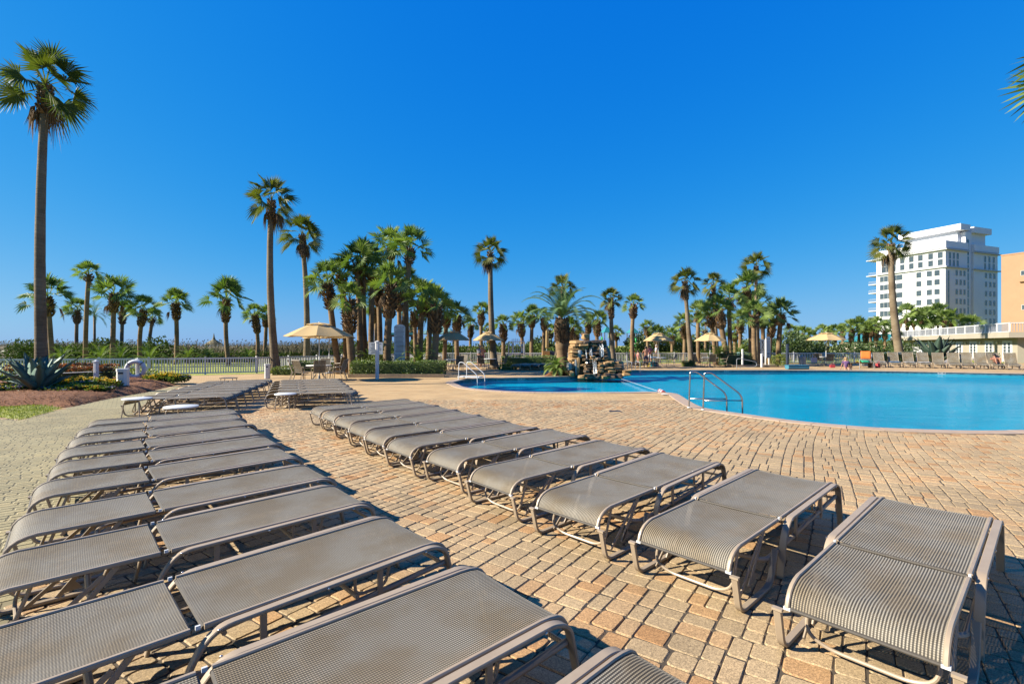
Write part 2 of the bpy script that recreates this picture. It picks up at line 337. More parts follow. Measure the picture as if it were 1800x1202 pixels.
def place(proto, used, loc, rz, label, scale=None):
    if not used:
        used.append(1); proto.location = loc; proto.rotation_euler = (0, 0, rz); proto['label'] = label
        if scale: proto.scale = scale
        return proto
    return dup(proto, loc, rz, label, scale)
ORD = ['first', 'second', 'third', 'fourth', 'fifth', 'sixth', 'seventh', 'eighth', 'ninth', 'tenth', 'eleventh', 'twelfth', 'thirteenth', 'fourteenth', 'fifteenth', 'sixteenth']
def catmull(pts, k=6, closed=True):
    pts = [Vector(p) for p in pts]; n = len(pts); out = []
    for i in range(n if closed else n - 1):
        if closed: p0, p1, p2, p3 = pts[i - 1], pts[i], pts[(i + 1) % n], pts[(i + 2) % n]
        else: p0, p1, p2, p3 = pts[max(i - 1, 0)], pts[i], pts[i + 1], pts[min(i + 2, n - 1)]
        for j in range(k):
            t = j / k
            out.append(.5 * ((2 * p1) + (-p0 + p2) * t + (2 * p0 - 5 * p1 + 4 * p2 - p3) * t * t + (-p0 + 3 * p1 - 3 * p2 + p3) * t ** 3))
    if not closed: out.append(pts[-1])
    return out
def inside(p, poly):
    x, y = p[0], p[1]; c = False; n = len(poly); j = n - 1
    for i in range(n):
        xi, yi = poly[i][0], poly[i][1]; xj, yj = poly[j][0], poly[j][1]
        if (yi > y) != (yj > y) and x < (xj - xi) * (y - yi) / (yj - yi) + xi: c = not c
        j = i
    return c
def offset(poly, d):
    n = len(poly); out = []
    for i in range(n):
        t = (poly[(i + 1) % n] - poly[i - 1]); t = Vector((t.x, t.y, 0)).normalized()
        out.append(poly[i] + Vector((t.y, -t.x, 0)) * d)
    return out
def sheet(name, loops, z, m, kind='structure', label=None):
    loops = [[Vector((p[0], p[1], z)) for p in lp] for lp in loops]
    tris = geometry.tessellate_polygon(loops); flat = [p for lp in loops for p in lp]
    b = MB(); fs = []
    for t in tris:
        a, c, d = [flat[i] for i in t]
        fs.append(t if (c - a).cross(d - a).z > 0 else tuple(reversed(t)))
    b.add(flat, fs); o = b.build(name, m); tag(o, label, None, None, kind); return o

# ------------------------------------------------------------------ pool, deck, ground
POOL = catmull([(-3.0, 22.3, 0), (-2.65, 20.9, 0), (-2.2, 19.5, 0), (-1.38, 18.35, 0), (-.1, 17.5, 0), (1.0, 17.2, 0), (2.5, 17.1, 0), (3.98, 17.15, 0), (5.0, 17.25, 0), (5.33, 16.9, 0),
                (5.22, 16.0, 0), (4.98, 14.7, 0), (4.80, 13.3, 0), (4.98, 12.5, 0), (5.42, 11.65, 0), (5.95, 10.75, 0), (6.78, 9.95, 0), (7.75, 9.46, 0), (9.3, 9.25, 0),
                (11.2, 9.6, 0), (14, 11, 0), (20, 14, 0), (30, 19, 0), (37, 24, 0), (37, 28, 0), (34, 29.3, 0), (30.9, 29.7, 0), (26.1, 32.1, 0), (21.5, 33.5, 0), (16, 33.8, 0), (11.7, 33.6, 0),
                (8.0, 33.1, 0), (6.6, 31.8, 0), (5.6, 29.5, 0), (3.6, 27.3, 0), (1.5, 26.2, 0), (0, 25.8, 0), (-1.5, 25.4, 0), (-2.6, 24.2, 0)], 7)
INNER = offset(POOL, -0.36)
WALK = [(-1.5, -2.5), (-2.6, 2.2), (-4.05, 4.6), (-6.7, 8.2), (-9.4, 12.2), (-11.1, 15.0), (-12.6, 18), (-14, 20.9), (-13.1, 17.6), (-12.7, 15.5), (-11.9, 13), (-11, 10.9), (-11.9, 11.3), (-26, 11.9), (-26, -2.5)]
sheet('ground', [[(-900, -60), (900, -60), (900, 1500), (-900, 1500)], POOL], -0.05, M['lawn'])
DECK = [(-26, -3), (34, -3), (62, 5), (62, 46.3), (27, 46.4), (11, 46.4), (-6.4, 46.4), (-12.0, 34.9), (-15.2, 29.1), (-19.3, 26.4), (-16.5, 23.7), (-14.3, 20.9), (-13.4, 17.0), (-12.2, 12), (-26, 12.3)]
sheet('deck_bed', [DECK, POOL], -0.0065, M['joint'])
NEARY = 15.0
k0 = next(i for i in range(len(POOL)) if POOL[i - 1].y <= NEARY < POOL[i].y)          # right crossing of the line Y = NEARY
seq = [POOL[(k0 + i) % len(POOL)] for i in range(len(POOL))]; seq = [p for p in seq if p.y > NEARY]
sheet('pool_deck', [[(62, NEARY), (62, 46.3), (27, 46.4), (11, 46.4), (-6.4, 46.4), (-12.0, 34.9), (-15.2, 29.1), (-19.3, 26.4), (-16.5, 23.7), (-14.3, 20.9), (-13.4, 17.0), (-12.75, NEARY), (seq[-1].x, NEARY)]
                    + [(p.x, p.y) for p in reversed(seq)] + [(seq[0].x, NEARY)]], -0.006, M['far_deck'])

def pavers(name, ang, widths, lengths, ylim, ok, m, gap, seed, tonefn, jit=.05, mixed=False):
    r_ = random.Random(seed); d = Vector((math.cos(ang), math.sin(ang), 0)); e = Vector((-d.y, d.x, 0)); b = MB()
    y0, y1 = ylim; corners = [Vector((x, y, 0)) for x in (-1.08 * y1 - 5, 1.08 * y1 + 5) for y in (y0, y1)]
    umin, umax = min(c.dot(d) for c in corners), max(c.dot(d) for c in corners); vmin, vmax = min(c.dot(e) for c in corners), max(c.dot(e) for c in corners)
    cells = []; v = vmin
    while v < vmax:
        if mixed:                                                  # modules of three or two courses, re-divided every half metre
            W = .375; u = umin - r_.random() * .5
            while u < umax:
                L = r_.choice((.25, .31, .375, .47)); v0 = v
                for w in r_.choice(((.125, .125, .125), (.155, .11, .11), (.11, .155, .11), (.11, .11, .155), (.1875, .1875), (.145, .23))):
                    n_ = max(1, round(L / (r_.choice((.125, .155, .19)) if w < .2 else .135))); cut = [0] + sorted(min(.97, max(.03, (k + 1 + r_.uniform(-.14, .14)) / n_)) for k in range(n_ - 1)) + [1]
                    for k in range(n_): cells.append((u + L * cut[k], v0, L * (cut[k + 1] - cut[k]), w))
                    v0 += w
                u += L
            v += W
        else:
            w = r_.choice(widths); u = umin - r_.random() * .3
            while u < umax: l = r_.choice(lengths); cells.append((u, v, l, w)); u += l
            v += w
    for u, v, l, w in cells:
        if 1:
            cu, cv = u + l / 2, v + w / 2
            wob = .05 * math.sin(cu * .8 + cv * .35) + r_.uniform(-.003, .003); c = d * cu + e * (cv + wob)
            if not (y0 < c.y < y1 and abs(c.x) < 1.08 * c.y + 4.5): continue
            if not ok(c): continue
            a = r_.uniform(-jit, jit) * .6 + .04 * math.cos(cu * .8 + cv * .35); hx, hy = l / 2 - gap / 2, w / 2 - gap / 2
            ca, sa = math.cos(a), math.sin(a); du = d * ca + e * sa; de = e * ca - d * sa
            k = min(hx, hy) * (r_.uniform(.16, .34) if mixed else .08); zz_ = 1 if mixed else .25; z0 = r_.uniform(-.002, .002) * zz_; tx, ty = r_.uniform(-.012, .012) * zz_, r_.uniform(-.012, .012) * zz_
            b.tone = tonefn(c, r_)
            near = c.y < 8
            if near: pts = [(hx - k, -hy), (hx - k * .29, -hy + k * .29), (hx, -hy + k), (hx, hy - k), (hx - k * .29, hy - k * .29), (hx - k, hy), (-hx + k, hy), (-hx + k * .29, hy - k * .29), (-hx, hy - k), (-hx, -hy + k), (-hx + k * .29, -hy + k * .29), (-hx + k, -hy)]
            else: pts = [(hx - k, -hy), (hx, -hy + k), (hx, hy - k), (hx - k, hy), (-hx + k, hy), (-hx, hy - k), (-hx, -hy + k), (-hx + k, -hy)]
            q0 = .955 if mixed else .99; pts = [(p * r_.uniform(q0, 1.01), q * r_.uniform(q0, 1.01)) for p, q in pts]
            n = len(pts); vs = []
            for s_, z in ((1.0, -.016), (0.985, -.006), (1 - .006 / min(hx, hy), 0.0)):
                for p, q in pts: vs.append(c + du * (p * s_) + de * (q * s_) + Vector((0, 0, z + (z0 + p * tx + q * ty if z > -.01 else 0))))
            fs = [tuple(range(2 * n, 3 * n))]
            for k_ in (0, 1):
                for i in range(n): j = (i + 1) % n; fs.append((k_ * n + i, k_ * n + j, (k_ + 1) * n + j, (k_ + 1) * n + i))
            b.add(vs, fs)
    return tag(b.build(name, m), None, None, None, 'structure')
POOLX = [(p.x, p.y) for p in offset(POOL, 0.02)]
def tone_deck(c, r_):
    n = noise.noise(Vector((c.x * .55, c.y * .55, 0))) * .35
    return min(1, max(0, r_.choice([.05, .15, .25, .3, .35, .4, .5, .55, .65, .8]) + n))
pavers('deck_pavers', R(57), [.135, .16, .16, .195], [.12, .15, .15, .19, .225], (-.6, NEARY + .1), lambda c: not inside(c, POOLX) and not inside(c, WALK), M['paver'], .0045, 3, tone_deck, .03, True)
pavers('walk_pavers', R(40), [.10], [.20], (-.6, 13.5), lambda c: inside(c, WALK) and c.x > -20, M['walk_paver'], .003, 5, lambda c, r_: min(1, max(0, r_.random() + .3 * noise.noise(c * .4))), .008)
sheet('walk_bed', [[(p[0], p[1]) for p in WALK]], -0.0045, M['walk_joint'])
sheet('garden_walk', [[(-9.95, 13.0), (-11.1, 15.0), (-12.6, 18), (-14, 20.9), (-13.1, 17.6), (-12.7, 15.5), (-11.9, 13)]], 0.0, M['far_walk'])
# pool shell
def pool_tile_mat():
    m, nt, out = new_mat('waterline_tile')
    b = nd(nt, 'ShaderNodeBsdfPrincipled', Roughness=0.2); lk(nt, b.outputs[0], out.inputs[0])
    tc = nd(nt, 'ShaderNodeTexCoord'); v = nd(nt, 'ShaderNodeTexVoronoi', Scale=9.0); lk(nt, tc.outputs['Object'], v.inputs['Vector'])
    sp = nd(nt, 'ShaderNodeSeparateColor'); lk(nt, v.outputs['Color'], sp.inputs[0])
    r = nd(nt, 'ShaderNodeValToRGB'); r.color_ramp.elements[0].color = c4((.07, .20, .27)); r.color_ramp.elements[1].color = c4((.22, .42, .48)); lk(nt, sp.outputs[0], r.inputs[0]); lk(nt, r.outputs[0], b.inputs['Base Color'])
    return m
def basin_mat():
    m, nt, out = new_mat('pool_plaster')
    b = nd(nt, 'ShaderNodeBsdfDiffuse'); lk(nt, b.outputs[0], out.inputs[0])
    tc = nd(nt, 'ShaderNodeTexCoord'); n = nd(nt, 'ShaderNodeTexNoise', Scale=.25, Detail=3.0); lk(nt, tc.outputs['Object'], n.inputs['Vector'])
    r = nd(nt, 'ShaderNodeValToRGB'); r.color_ramp.elements[0].position = .35; r.color_ramp.elements[1].position = .65
    r.color_ramp.elements[0].color = c4((.05, .84, .97)); r.color_ramp.elements[1].color = c4((.11, .98, 1.08)); lk(nt, n.outputs['Fac'], r.inputs[0]); lk(nt, r.outputs[0], b.inputs[0])
    return m
def water_mat():
    m, nt, out = new_mat('pool_water')
    tr = nd(nt, 'ShaderNodeBsdfTransparent'); tr.inputs[0].default_value = (0.22, 0.86, 0.97, 1)
    gl = nd(nt, 'ShaderNodeBsdfGlossy', Roughness=0.03); gl.inputs[0].default_value = (.9, .95, 1, 1)
    tc = nd(nt, 'ShaderNodeTexCoord'); mp = nd(nt, 'ShaderNodeMapping'); mp.inputs['Scale'].default_value = (1.0, 1.9, 1); mp.inputs['Rotation'].default_value = (0, 0, .3); lk(nt, tc.outputs['Object'], mp.inputs[0])
    n = nd(nt, 'ShaderNodeTexNoise', Scale=1.1, Detail=8.0, Roughness=.68, Distortion=.5); lk(nt, mp.outputs[0], n.inputs['Vector'])
    bp = nd(nt, 'ShaderNodeBump', Strength=0.9, Distance=0.10); lk(nt, n.outputs['Fac'], bp.inputs['Height'])
    fr = nd(nt, 'ShaderNodeFresnel', IOR=1.33); lk(nt, bp.outputs[0], fr.inputs['Normal']); lk(nt, bp.outputs[0], gl.inputs['Normal'])
    k = nd(nt, 'ShaderNodeMath', operation='MULTIPLY'); k.inputs[1].default_value = WATER_REFL; lk(nt, fr.outputs[0], k.inputs[0])
    mx = nd(nt, 'ShaderNodeMixShader'); lk(nt, k.outputs[0], mx.inputs[0]); lk(nt, tr.outputs[0], mx.inputs[1]); lk(nt, gl.outputs[0], mx.inputs[2]); lk(nt, mx.outputs[0], out.inputs[0])
    return m
WATER_REFL = 0.55
M['tile'] = pool_tile_mat(); M['basin'] = basin_mat(); M['water'] = water_mat()
b = MB(); n = len(INNER); OUT2 = offset(POOL, -0.30)
for i in range(n):
    j = (i + 1) % n; p, q = OUT2[i], OUT2[j]
    b.cur = 1; b.add([p + Vector((0, 0, -.16)), q + Vector((0, 0, -.16)), q, p], [(0, 3, 2, 1)])
    b.cur = 0; b.add([p + Vector((0, 0, -0.31)), q + Vector((0, 0, -0.31)), q + Vector((0, 0, -.16)), p + Vector((0, 0, -.16))], [(0, 3, 2, 1)])
ts = geometry.tessellate_polygon([[Vector((p.x, p.y, -0.31)) for p in OUT2]])
b.cur = 0; b.add([Vector((p.x, p.y, -0.31)) for p in OUT2], [t if (OUT2[t[1]] - OUT2[t[0]]).cross(OUT2[t[2]] - OUT2[t[0]]).z > 0 else tuple(reversed(t)) for t in ts])
tag(b.build('pool_basin', [M['basin'], M['tile']]), None, None, None, 'structure')
sheet('pool_water', [[(p.x, p.y) for p in offset(POOL, -0.295)]], -0.13, M['water'])
# coping: one ring of stones with open joints
b = MB(); path = POOL + [POOL[0]]; cum = [0]
for i in range(1, len(path)): cum.append(cum[-1] + (path[i] - path[i - 1]).length)
def at_len(s_):
    s_ = s_ % cum[-1]
    for i in range(1, len(cum)):
        if cum[i] >= s_: t = (s_ - cum[i - 1]) / max(1e-9, cum[i] - cum[i - 1]); return path[i - 1].lerp(path[i], t)
rr = random.Random(4); s0 = 0.0
while s0 < cum[-1] - .1:
    l = min(.62, cum[-1] - s0); pts = [at_len(s0 + .006 + (l - .012) * k / 3) for k in range(4)]; zt = rr.uniform(.016, .021)
    vs = []
    for k in range(4):
        t = (at_len(s0 + l * k / 3 + .02) - at_len(s0 + l * k / 3 - .02)).normalized(); nr = Vector((t.y, -t.x, 0)); p = pts[k]
        for o_, z in ((0.02, -.016), (0.02, zt - .006), (0.012, zt), (-.33, zt), (-.352, zt - .008), (-.36, -.03), (-.35, -.045), (-.29, -.045)): vs.append(p + nr * o_ + Vector((0, 0, z)))
    fs = []
    for k in range(3):
        for a in range(7): fs.append((k * 8 + a, k * 8 + a + 1, (k + 1) * 8 + a + 1, (k + 1) * 8 + a))
    fs += [tuple(range(8)), tuple(reversed(range(24, 32)))]
    b.add(vs, fs); s0 += l
tag(b.build('pool_coping', M['coping']), None, None, None, 'structure')

# planting bed on the left: mulch mound and a wedge of turf
def mound(name, poly, h, m, cell=.25, z=0.0, kind='structure'):
    xs = [p[0] for p in poly]; ys = [p[1] for p in poly]; b = MB(); idx = {}; vs = []; fs = []
    def edge(p):
        dmin = 9
        for i in range(len(poly)):
            a, c = Vector(poly[i][:2]), Vector(poly[(i + 1) % len(poly)][:2]); ab = c - a
            t = max(0, min(1, (p - a).dot(ab) / max(1e-9, ab.length_squared))); dmin = min(dmin, (p - a - ab * t).length)
        return dmin
    nx, ny = int((max(xs) - min(xs)) / cell) + 2, int((max(ys) - min(ys)) / cell) + 2
    for i in range(nx):
        for j in range(ny):
            p = Vector((min(xs) + i * cell, min(ys) + j * cell))
            ins = inside(p, poly); d_ = edge(p)
            if ins or d_ < cell * .75:
                k = min(1, d_ / .9) if ins else 0
                zz = z + (h * (1 - (1 - k) ** 2) + .05 * noise.noise(Vector((p.x * 1.6, p.y * 1.6, 1))) * min(1, k * 3) if ins else -.03)
                idx[(i, j)] = len(vs); vs.append((p.x, p.y, zz))
    for (i, j), a in idx.items():
        q = [idx.get(k) for k in ((i + 1, j), (i + 1, j + 1), (i, j + 1))]
        if None not in q: fs.append((a, *q))
    b.add(vs, fs); o = b.build(name, m, smooth=True); return tag(o, None, None, None, kind)
BED = [(-14.0, 13.25), (-12.7, 13.55), (-11.95, 13.05), (-12.75, 15.5), (-13.15, 17.6), (-14.4, 21.1), (-16.3, 22.6), (-19, 23.6), (-30, 22.5), (-30, 13.2)]
bed_o = mound('mulch_bed', BED, .22, M['mulch'], .22, 0.0)
TURF = [(-11.0, 10.95), (-11.93, 13.0), (-12.7, 13.5), (-14.0, 13.2), (-22, 12.6), (-22, 11.9), (-12.0, 11.4)]
turf_o = mound('turf_wedge', TURF, .05, M['lawn'], .15, 0.0)

def strands(name, poly, n, m, l, w, seed, zf, flat):
    r_ = random.Random(seed); xs = [p[0] for p in poly]; ys = [p[1] for p in poly]; b = MB(); k = 0
    while k < n:
        p = Vector((r_.uniform(max(min(xs), -20), max(xs)), r_.uniform(min(ys), max(ys)), 0)); k += 1
        if not inside(p, poly): continue
        a = r_.uniform(0, 6.28); d = Vector((math.cos(a), math.sin(a), r_.uniform(-.1, .35) if flat else r_.uniform(1.2, 4))).normalized(); s_ = Vector((-math.sin(a), math.cos(a), 0)) * w; p.z = zf(p); b.tone = r_.random(); L = l * r_.uniform(.5, 1.4)
        b.add([p - s_, p + s_, p + d * L + s_ * .3, p + d * L - s_ * .3], [(0, 1, 2, 3)])
    return tag(b.build(name, m), None, None, None, 'stuff')
def ground_z(o):
    from mathutils.bvhtree import BVHTree
    t = BVHTree.FromPolygons([v.co for v in o.data.vertices], [tuple(p.vertices) for p in o.data.polygons])
    def f(p):
        h = t.ray_cast(Vector((p.x, p.y, 5)), Vector((0, 0, -1)))[0]; return (h.z if h else 0) + .004
    return f
M['straw'] = leaf_mat('pine_straw_strand', (0.55, 0.23, 0.07), (0.17, 0.065, 0.025), .05, .8, (1, 1, 1)); M['blade'] = leaf_mat('grass_blade', (0.50, 0.52, 0.06), (0.24, 0.30, 0.035), .3, .6)
strands('pine_straw', BED, 26000, M['straw'], .16, .006, 1, ground_z(bed_o), True)
strands('turf_grass', TURF, 16000, M['blade'], .045, .006, 2, ground_z(turf_o), False)

# ------------------------------------------------------------------ foliage helpers
def leaf_quad(b, p, d, up, l, w):
    """one pointed leaf: two triangles folded a little"""
    d = d.normalized(); s_ = d.cross(up)
    if s_.length < 1e-4: s_ = d.cross(Vector((1, 0, .1)))
    s_.normalize(); n_ = s_.cross(d)
    b.add([p, p + d * l * .5 + s_ * w - n_ * w * .3, p + d * l, p + d * l * .5 - s_ * w - n_ * w * .3], [(0, 1, 2), (0, 2, 3)])
def rdir(r_):
    while True:
        v = Vector((r_.uniform(-1, 1), r_.uniform(-1, 1), r_.uniform(-1, 1)))
        if .05 < v.length < 1: return v.normalized()
def bush(name, blobs, n, leaf, m, seed, parent=None, tone=(0.1, 0.9), low=0.0, shell=.55):
    """blobs: (centre, radii). Leaves through the outer volume, each blob broken up by noise."""
    r_ = random.Random(seed); b = MB(); tot = sum(x[1][0] * x[1][1] + x[1][2] * x[1][0] for x in blobs)
    for c, rd in blobs:
        c = Vector(c); k = int(n * (rd[0] * rd[1] + rd[2] * rd[0]) / tot)
        for _ in range(k):
            d = rdir(r_); q = r_.random() ** .5; f_ = shell + (1 - shell) * q
            nz = 1 + .45 * noise.noise(d * 2.3 + c * .7 + Vector((seed, 0, 0)))
            p = c + Vector((d.x * rd[0], d.y * rd[1], d.z * rd[2])) * f_ * nz
            if p.z < low: continue
            o = (d * .8 + rdir(r_) * .9 + Vector((0, 0, .35)))
            b.tone = r_.uniform(*tone) * .6 + .4 * (0.5 + .5 * noise.noise(p * 1.1 + Vector((3, seed, 0))))
            s_ = leaf * r_.uniform(.6, 1.4); leaf_quad(b, p, o, rdir(r_), s_, s_ * .3)
    return b.build(name, m, parent)
def hedge_mesh(name, x0, x1, y0, y1, z0, z1, m, seed, dens=260, leaf=.08, parent=None, ang=0.0, tone=(0, 1)):
    r_ = random.Random(seed); b = MB(); lx, ly, lz = x1 - x0, y1 - y0, z1 - z0
    areas = [('t', lx * ly), ('f', lx * lz), ('k', lx * lz), ('l', ly * lz), ('r', ly * lz)]
    for w, a in areas:
        for _ in range(int(a * dens)):
            u, v = r_.random(), r_.random()
            if w == 't': p = Vector((x0 + u * lx, y0 + v * ly, z1)); d = Vector((0, 0, 1))
            elif w == 'f': p = Vector((x0 + u * lx, y0, z0 + v * lz)); d = Vector((0, -1, .2))
            elif w == 'k': p = Vector((x0 + u * lx, y1, z0 + v * lz)); d = Vector((0, 1, .2))
            elif w == 'l': p = Vector((x0, y0 + u * ly, z0 + v * lz)); d = Vector((-1, 0, .2))
            else: p = Vector((x1, y0 + u * ly, z0 + v * lz)); d = Vector((1, 0, .2))
            bump_ = .10 * noise.noise(p * 1.6 + Vector((seed, 0, 0)))
            p += d * (bump_ - r_.random() * .07); b.tone = r_.uniform(*tone) * .7 + .3 * (.5 + .5 * noise.noise(p * 1.3))
            s_ = leaf * r_.uniform(.6, 1.35); leaf_quad(b, p, d + rdir(r_) * 1.0, rdir(r_), s_, s_ * .34)
    b.tone = .2; ins = .12
    b.box(((x0 + x1) / 2, (y0 + y1) / 2, (z0 + z1) / 2 - .05), (lx - 2 * ins, ly - 2 * ins, lz - .1))
    return b.build(name, m, parent)

# ------------------------------------------------------------------ sling chaises
def arc_path(pts, rad=.08, k=5):
    """polyline with rounded corners"""
    pts = [Vector(p) for p in pts]; out = [pts[0]]
    for i in range(1, len(pts) - 1):
        a, p, c = pts[i - 1], pts[i], pts[i + 1]
        r_ = rad[i - 1] if isinstance(rad, (list, tuple)) else rad
        u, v = (a - p), (c - p); r_ = min(r_, u.length * .49, v.length * .49); u.normalize(); v.normalize()
        s_, e = p + u * r_, p + v * r_
        for j in range(k + 1):
            t = j / k; out.append(s_ * (1 - t) ** 2 + p * 2 * t * (1 - t) + e * t * t)
    out.append(pts[-1]); return out
SW = .312                                   # half width of the sling
def sling_grid(b, prof, sag, nu=12, cross=0.0):
    """prof: list of (x,z) along the chaise"""
    cum_ = [0]
    for i in range(1, len(prof)): cum_.append(cum_[-1] + math.dist(prof[i], prof[i - 1]))
    vs, fs, uv = [], [], []; n = len(prof)
    for i, (x, z) in enumerate(prof):
        t = cum_[i] / cum_[-1]
        for j in range(nu + 1):
            u = j / nu; y = (u - .5) * 2 * SW; k = 1 - (2 * u - 1) ** 2
            xx = x - math.copysign(.035 * k, .5 - t) * 0 + (cross * k * (1 - t) if t < .2 else -cross * k * 0)
            vs.append((xx, y, z - sag * k * (4 * t * (1 - t)) ** .6 - .004 * k)); uv.append((y, cum_[i]))
    for i in range(n - 1):
        for j in range(nu):
            a = i * (nu + 1) + j; fs.append((a, a + 1, a + nu + 2, a + nu + 1))
    b.uv = (b.uv or []) + uv; b.add(vs, fs)
XJ = .90
FOOT_Z = [(XJ - .030, .395)] + [(XJ - .030 - .064 * i, .395 - .0006 * i) for i in range(1, 10)] + [(.215, .390), (.165, .382), (.12, .367), (.085, .343), (.062, .312), (.048, .272)]
HEAD_Z = [(XJ + .026 + .085 * i, .397 + .0016 * i) for i in range(15)] + [(2.175, .416), (2.222, .408), (2.255, .39), (2.278, .362), (2.292, .33)]
def rot_about(p, ang):
    x, z = p[0] - XJ, p[1] - .395; return (XJ + x * math.cos(ang) - z * math.sin(ang), .395 + x * math.sin(ang) + z * math.cos(ang))
def make_chaise(label, up=0.0):
    root = thing('chaise_longue', label, 'chaise longue')
    raised = up > 0
    head = [rot_about(p, R(up)) for p in (HEAD_Z if not raised else HEAD_Z[:11])]
    for nm, prof in (('foot_sling', FOOT_Z), ('head_sling', head)):
        b = MB(); sling_grid(b, prof, .014); b.build(nm, M['sling'], root, smooth=True)
    for nm, prof in (('foot_rail', FOOT_Z), ('head_rail', head)):
        for s in (-1, 1): b = MB(); b.bar([(x, s * (SW + .010), z - .004) for x, z in prof], .024, .026, (0, 1, 0)); soft(b.build(nm, M['frame'], root))
        for (x, z), dz in ((prof[0], .014), (prof[-1], .006)): b = MB(); b.tube([(x, -SW, z - dz), (x, SW, z - dz)], .0105, 8); soft(b.build('hem', M['hem'], root))
    for s in (-1, 1):                                            # pale end caps of the foot rail and the hinges
        b = MB(); b.box((.0475, s * (SW + .010), .2665), (.020, .034, .016)); b.build('end_cap', M['white_plastic'], root)
        b = MB(); b.box((XJ, s * (SW + .012), .398), (.020, .012, .018)); b.build('hinge', M['white_plastic'], root)
    YS = .366
    for s in (-1, 1):                                            # the flat side frame: joint leg, top rail, head leg
        b = MB()
        b.bar(arc_path([(.80, s * YS, 0), (.86, s * YS, .26), (.955, s * YS, .388), (2.16, s * YS, .417), (2.255, s * YS, .375), (2.345, s * YS, 0)], [.10, .12, .10, .12], 6), .048, .020, (0, 1, 0))
        b.cur = 1
        for x in (.97, 1.48, 2.09): b.ell((x, s * (YS + .027), .385 + .022 * (x - .97)), (.008, .004, .008), 8, 5)
        soft(b.build('side_frame', [M['frame'], M['bolt']], root))
        b = MB()                                                 # U shaped foot leg with its stub top
        b.bar(arc_path([(.035, s * YS, .245), (.095, s * YS, .014), (.60, s * YS, .014), (.70, s * YS, .24)], [.075, .09], 6), .042, .022, (0, 1, 0))
        b.box((.032, s * YS, .252), (.030, .052, .014))
        soft(b.build('leg', M['frame'], root))
        b = MB()                                                 # toothed diagonal brace
        b.bar([(.665, s * .305, .372), (.40, s * .305, .05)], .012, .030, (0, 1, 0)); b.bar([(.60, s * .305, .335), (.25, s * .305, .03)], .010, .026, (0, 1, 0))
        b.add([(.40, s * .299, .06), (.47, s * .299, .145), (.52, s * .299, .075), (.40, s * .311, .06), (.47, s * .311, .145), (.52, s * .311, .075)], [(0, 1, 2), (5, 4, 3), (0, 3, 4, 1), (1, 4, 5, 2), (2, 5, 3, 0)])
        b.build('brace', M['frame'], root)
    b = MB()                                                     # lower rail: runs back from both head legs and crosses behind the foot
    b.tube(arc_path([(2.262, -YS + .02, .285), (.86, -YS + .03, .185), (.60, -YS + .035, .175), (.54, -.2, .19), (.54, .2, .19), (.60, YS - .035, .175), (.86, YS - .03, .185), (2.262, YS - .02, .285)], [.05, .12, .12, .12, .12, .05], 5), .017, 8)
    soft(b.build('lower_rail', M['frame'], root))
    for s in (-1, 1):                                            # struts and cross bars
        for x in (1.17, 1.80): b = MB(); b.box((x, s * (YS - .012), .30), (.03, .014, .20)); b.build('strut', M['frame'], root)
        b = MB(); b.tube(arc_path([(1.66, s * .325, .39), (1.66, s * .325, .27), (1.85, s * .325, .27), (1.88, s * .325, .39)], .05, 4), .010, 6); soft(b.build('bracket', M['frame'], root))
    for x, z in ((1.0, .345), (1.66, .275), (2.27, .265)): b = MB(); b.tube([(x, -YS + .01, z), (x, YS - .01, z)], .012, 8); soft(b.build('cross_bar', M['frame'], root))
    b = MB()                                                     # bail under the foot end
    b.tube(arc_path([(.30, -.28, .375), (.20, -.28, .10), (.215, -.18, .045), (.215, .18, .045), (.20, .28, .10), (.30, .28, .375)], [.06, .07, .07, .06], 5), .0105, 8)
    soft(b.build('bail', M['frame'], root))
    if raised:
        b = MB()
        for s in (-1, 1): b.tube([(rot_about((1.45, .38), R(up))[0], s * .26, rot_about((1.45, .38), R(up))[1]), (1.78, s * .26, .28)], .010, 6)
        b.build('back_prop', M['frame'], root)
    return root
CH = make_chaise('x'); used = []
def chaise_at(jl, ang, label, group, sc=None):
    """jl: ground position of the far end of the hinge line"""
    a = R(ang); off = Vector((math.cos(a) * XJ - math.sin(a) * .33, math.sin(a) * XJ + math.cos(a) * .33, 0))
    o = place(CH, used, Vector((jl[0], jl[1], 0)) - off, a + rnd.uniform(-.018, .018), label); o['group'] = group; return o
NEARROW = 'flat chaises in the row beside the pool'
Rrow = [((2.11, 3.21), 42), ((1.54, 4.11), 42.5), ((.842, 4.86), 43), ((.205, 5.675), 41), ((-.395, 6.54), 41), ((-1.05, 7.23), 40), ((-1.57, 7.93), 40), ((-2.03, 8.6), 39.5), ((-2.52, 9.32), 40), ((-3.02, 10.07), 38), ((-3.53, 10.75), 37)]
for i, (p, a) in enumerate(Rrow):
    lab = 'flat sling chaise at the bottom right, closest of the row beside the pool' if i == 0 else 'farthest flat sling chaise of the row beside the pool, next to the gap' if i == len(Rrow) - 1 else '%s flat sling chaise from the front in the row beside the pool' % ORD[i]
    chaise_at(p, a, lab, NEARROW)
LEFTROW = 'flat chaises in the row along the grey walk'
Lrow = [((-.50, 1.15), 43), ((-1.235, 1.95), 41), ((-1.875, 2.69), 43.5), ((-2.59, 3.53), 42), ((-3.19, 4.30), 43), ((-3.85, 5.15), 41), ((-4.42, 5.92), 40.5), ((-5.02, 6.66), 41), ((-5.58, 7.42), 43), ((-6.14, 8.17), 41), ((-6.60, 8.90), 38)]
for i, (p, a) in enumerate(Lrow):
    lab = 'flat sling chaise cut off by the bottom edge, closest of the left row' if i == 0 else 'last flat sling chaise of the left row, in front of the round white table' if i == len(Lrow) - 1 else '%s flat sling chaise from the front in the left row along the grey walk' % ORD[i]
    chaise_at(p, a, lab, LEFTROW)
BACKL = 'flat chaises in the back left cluster beside the flower bed'
nb = 7
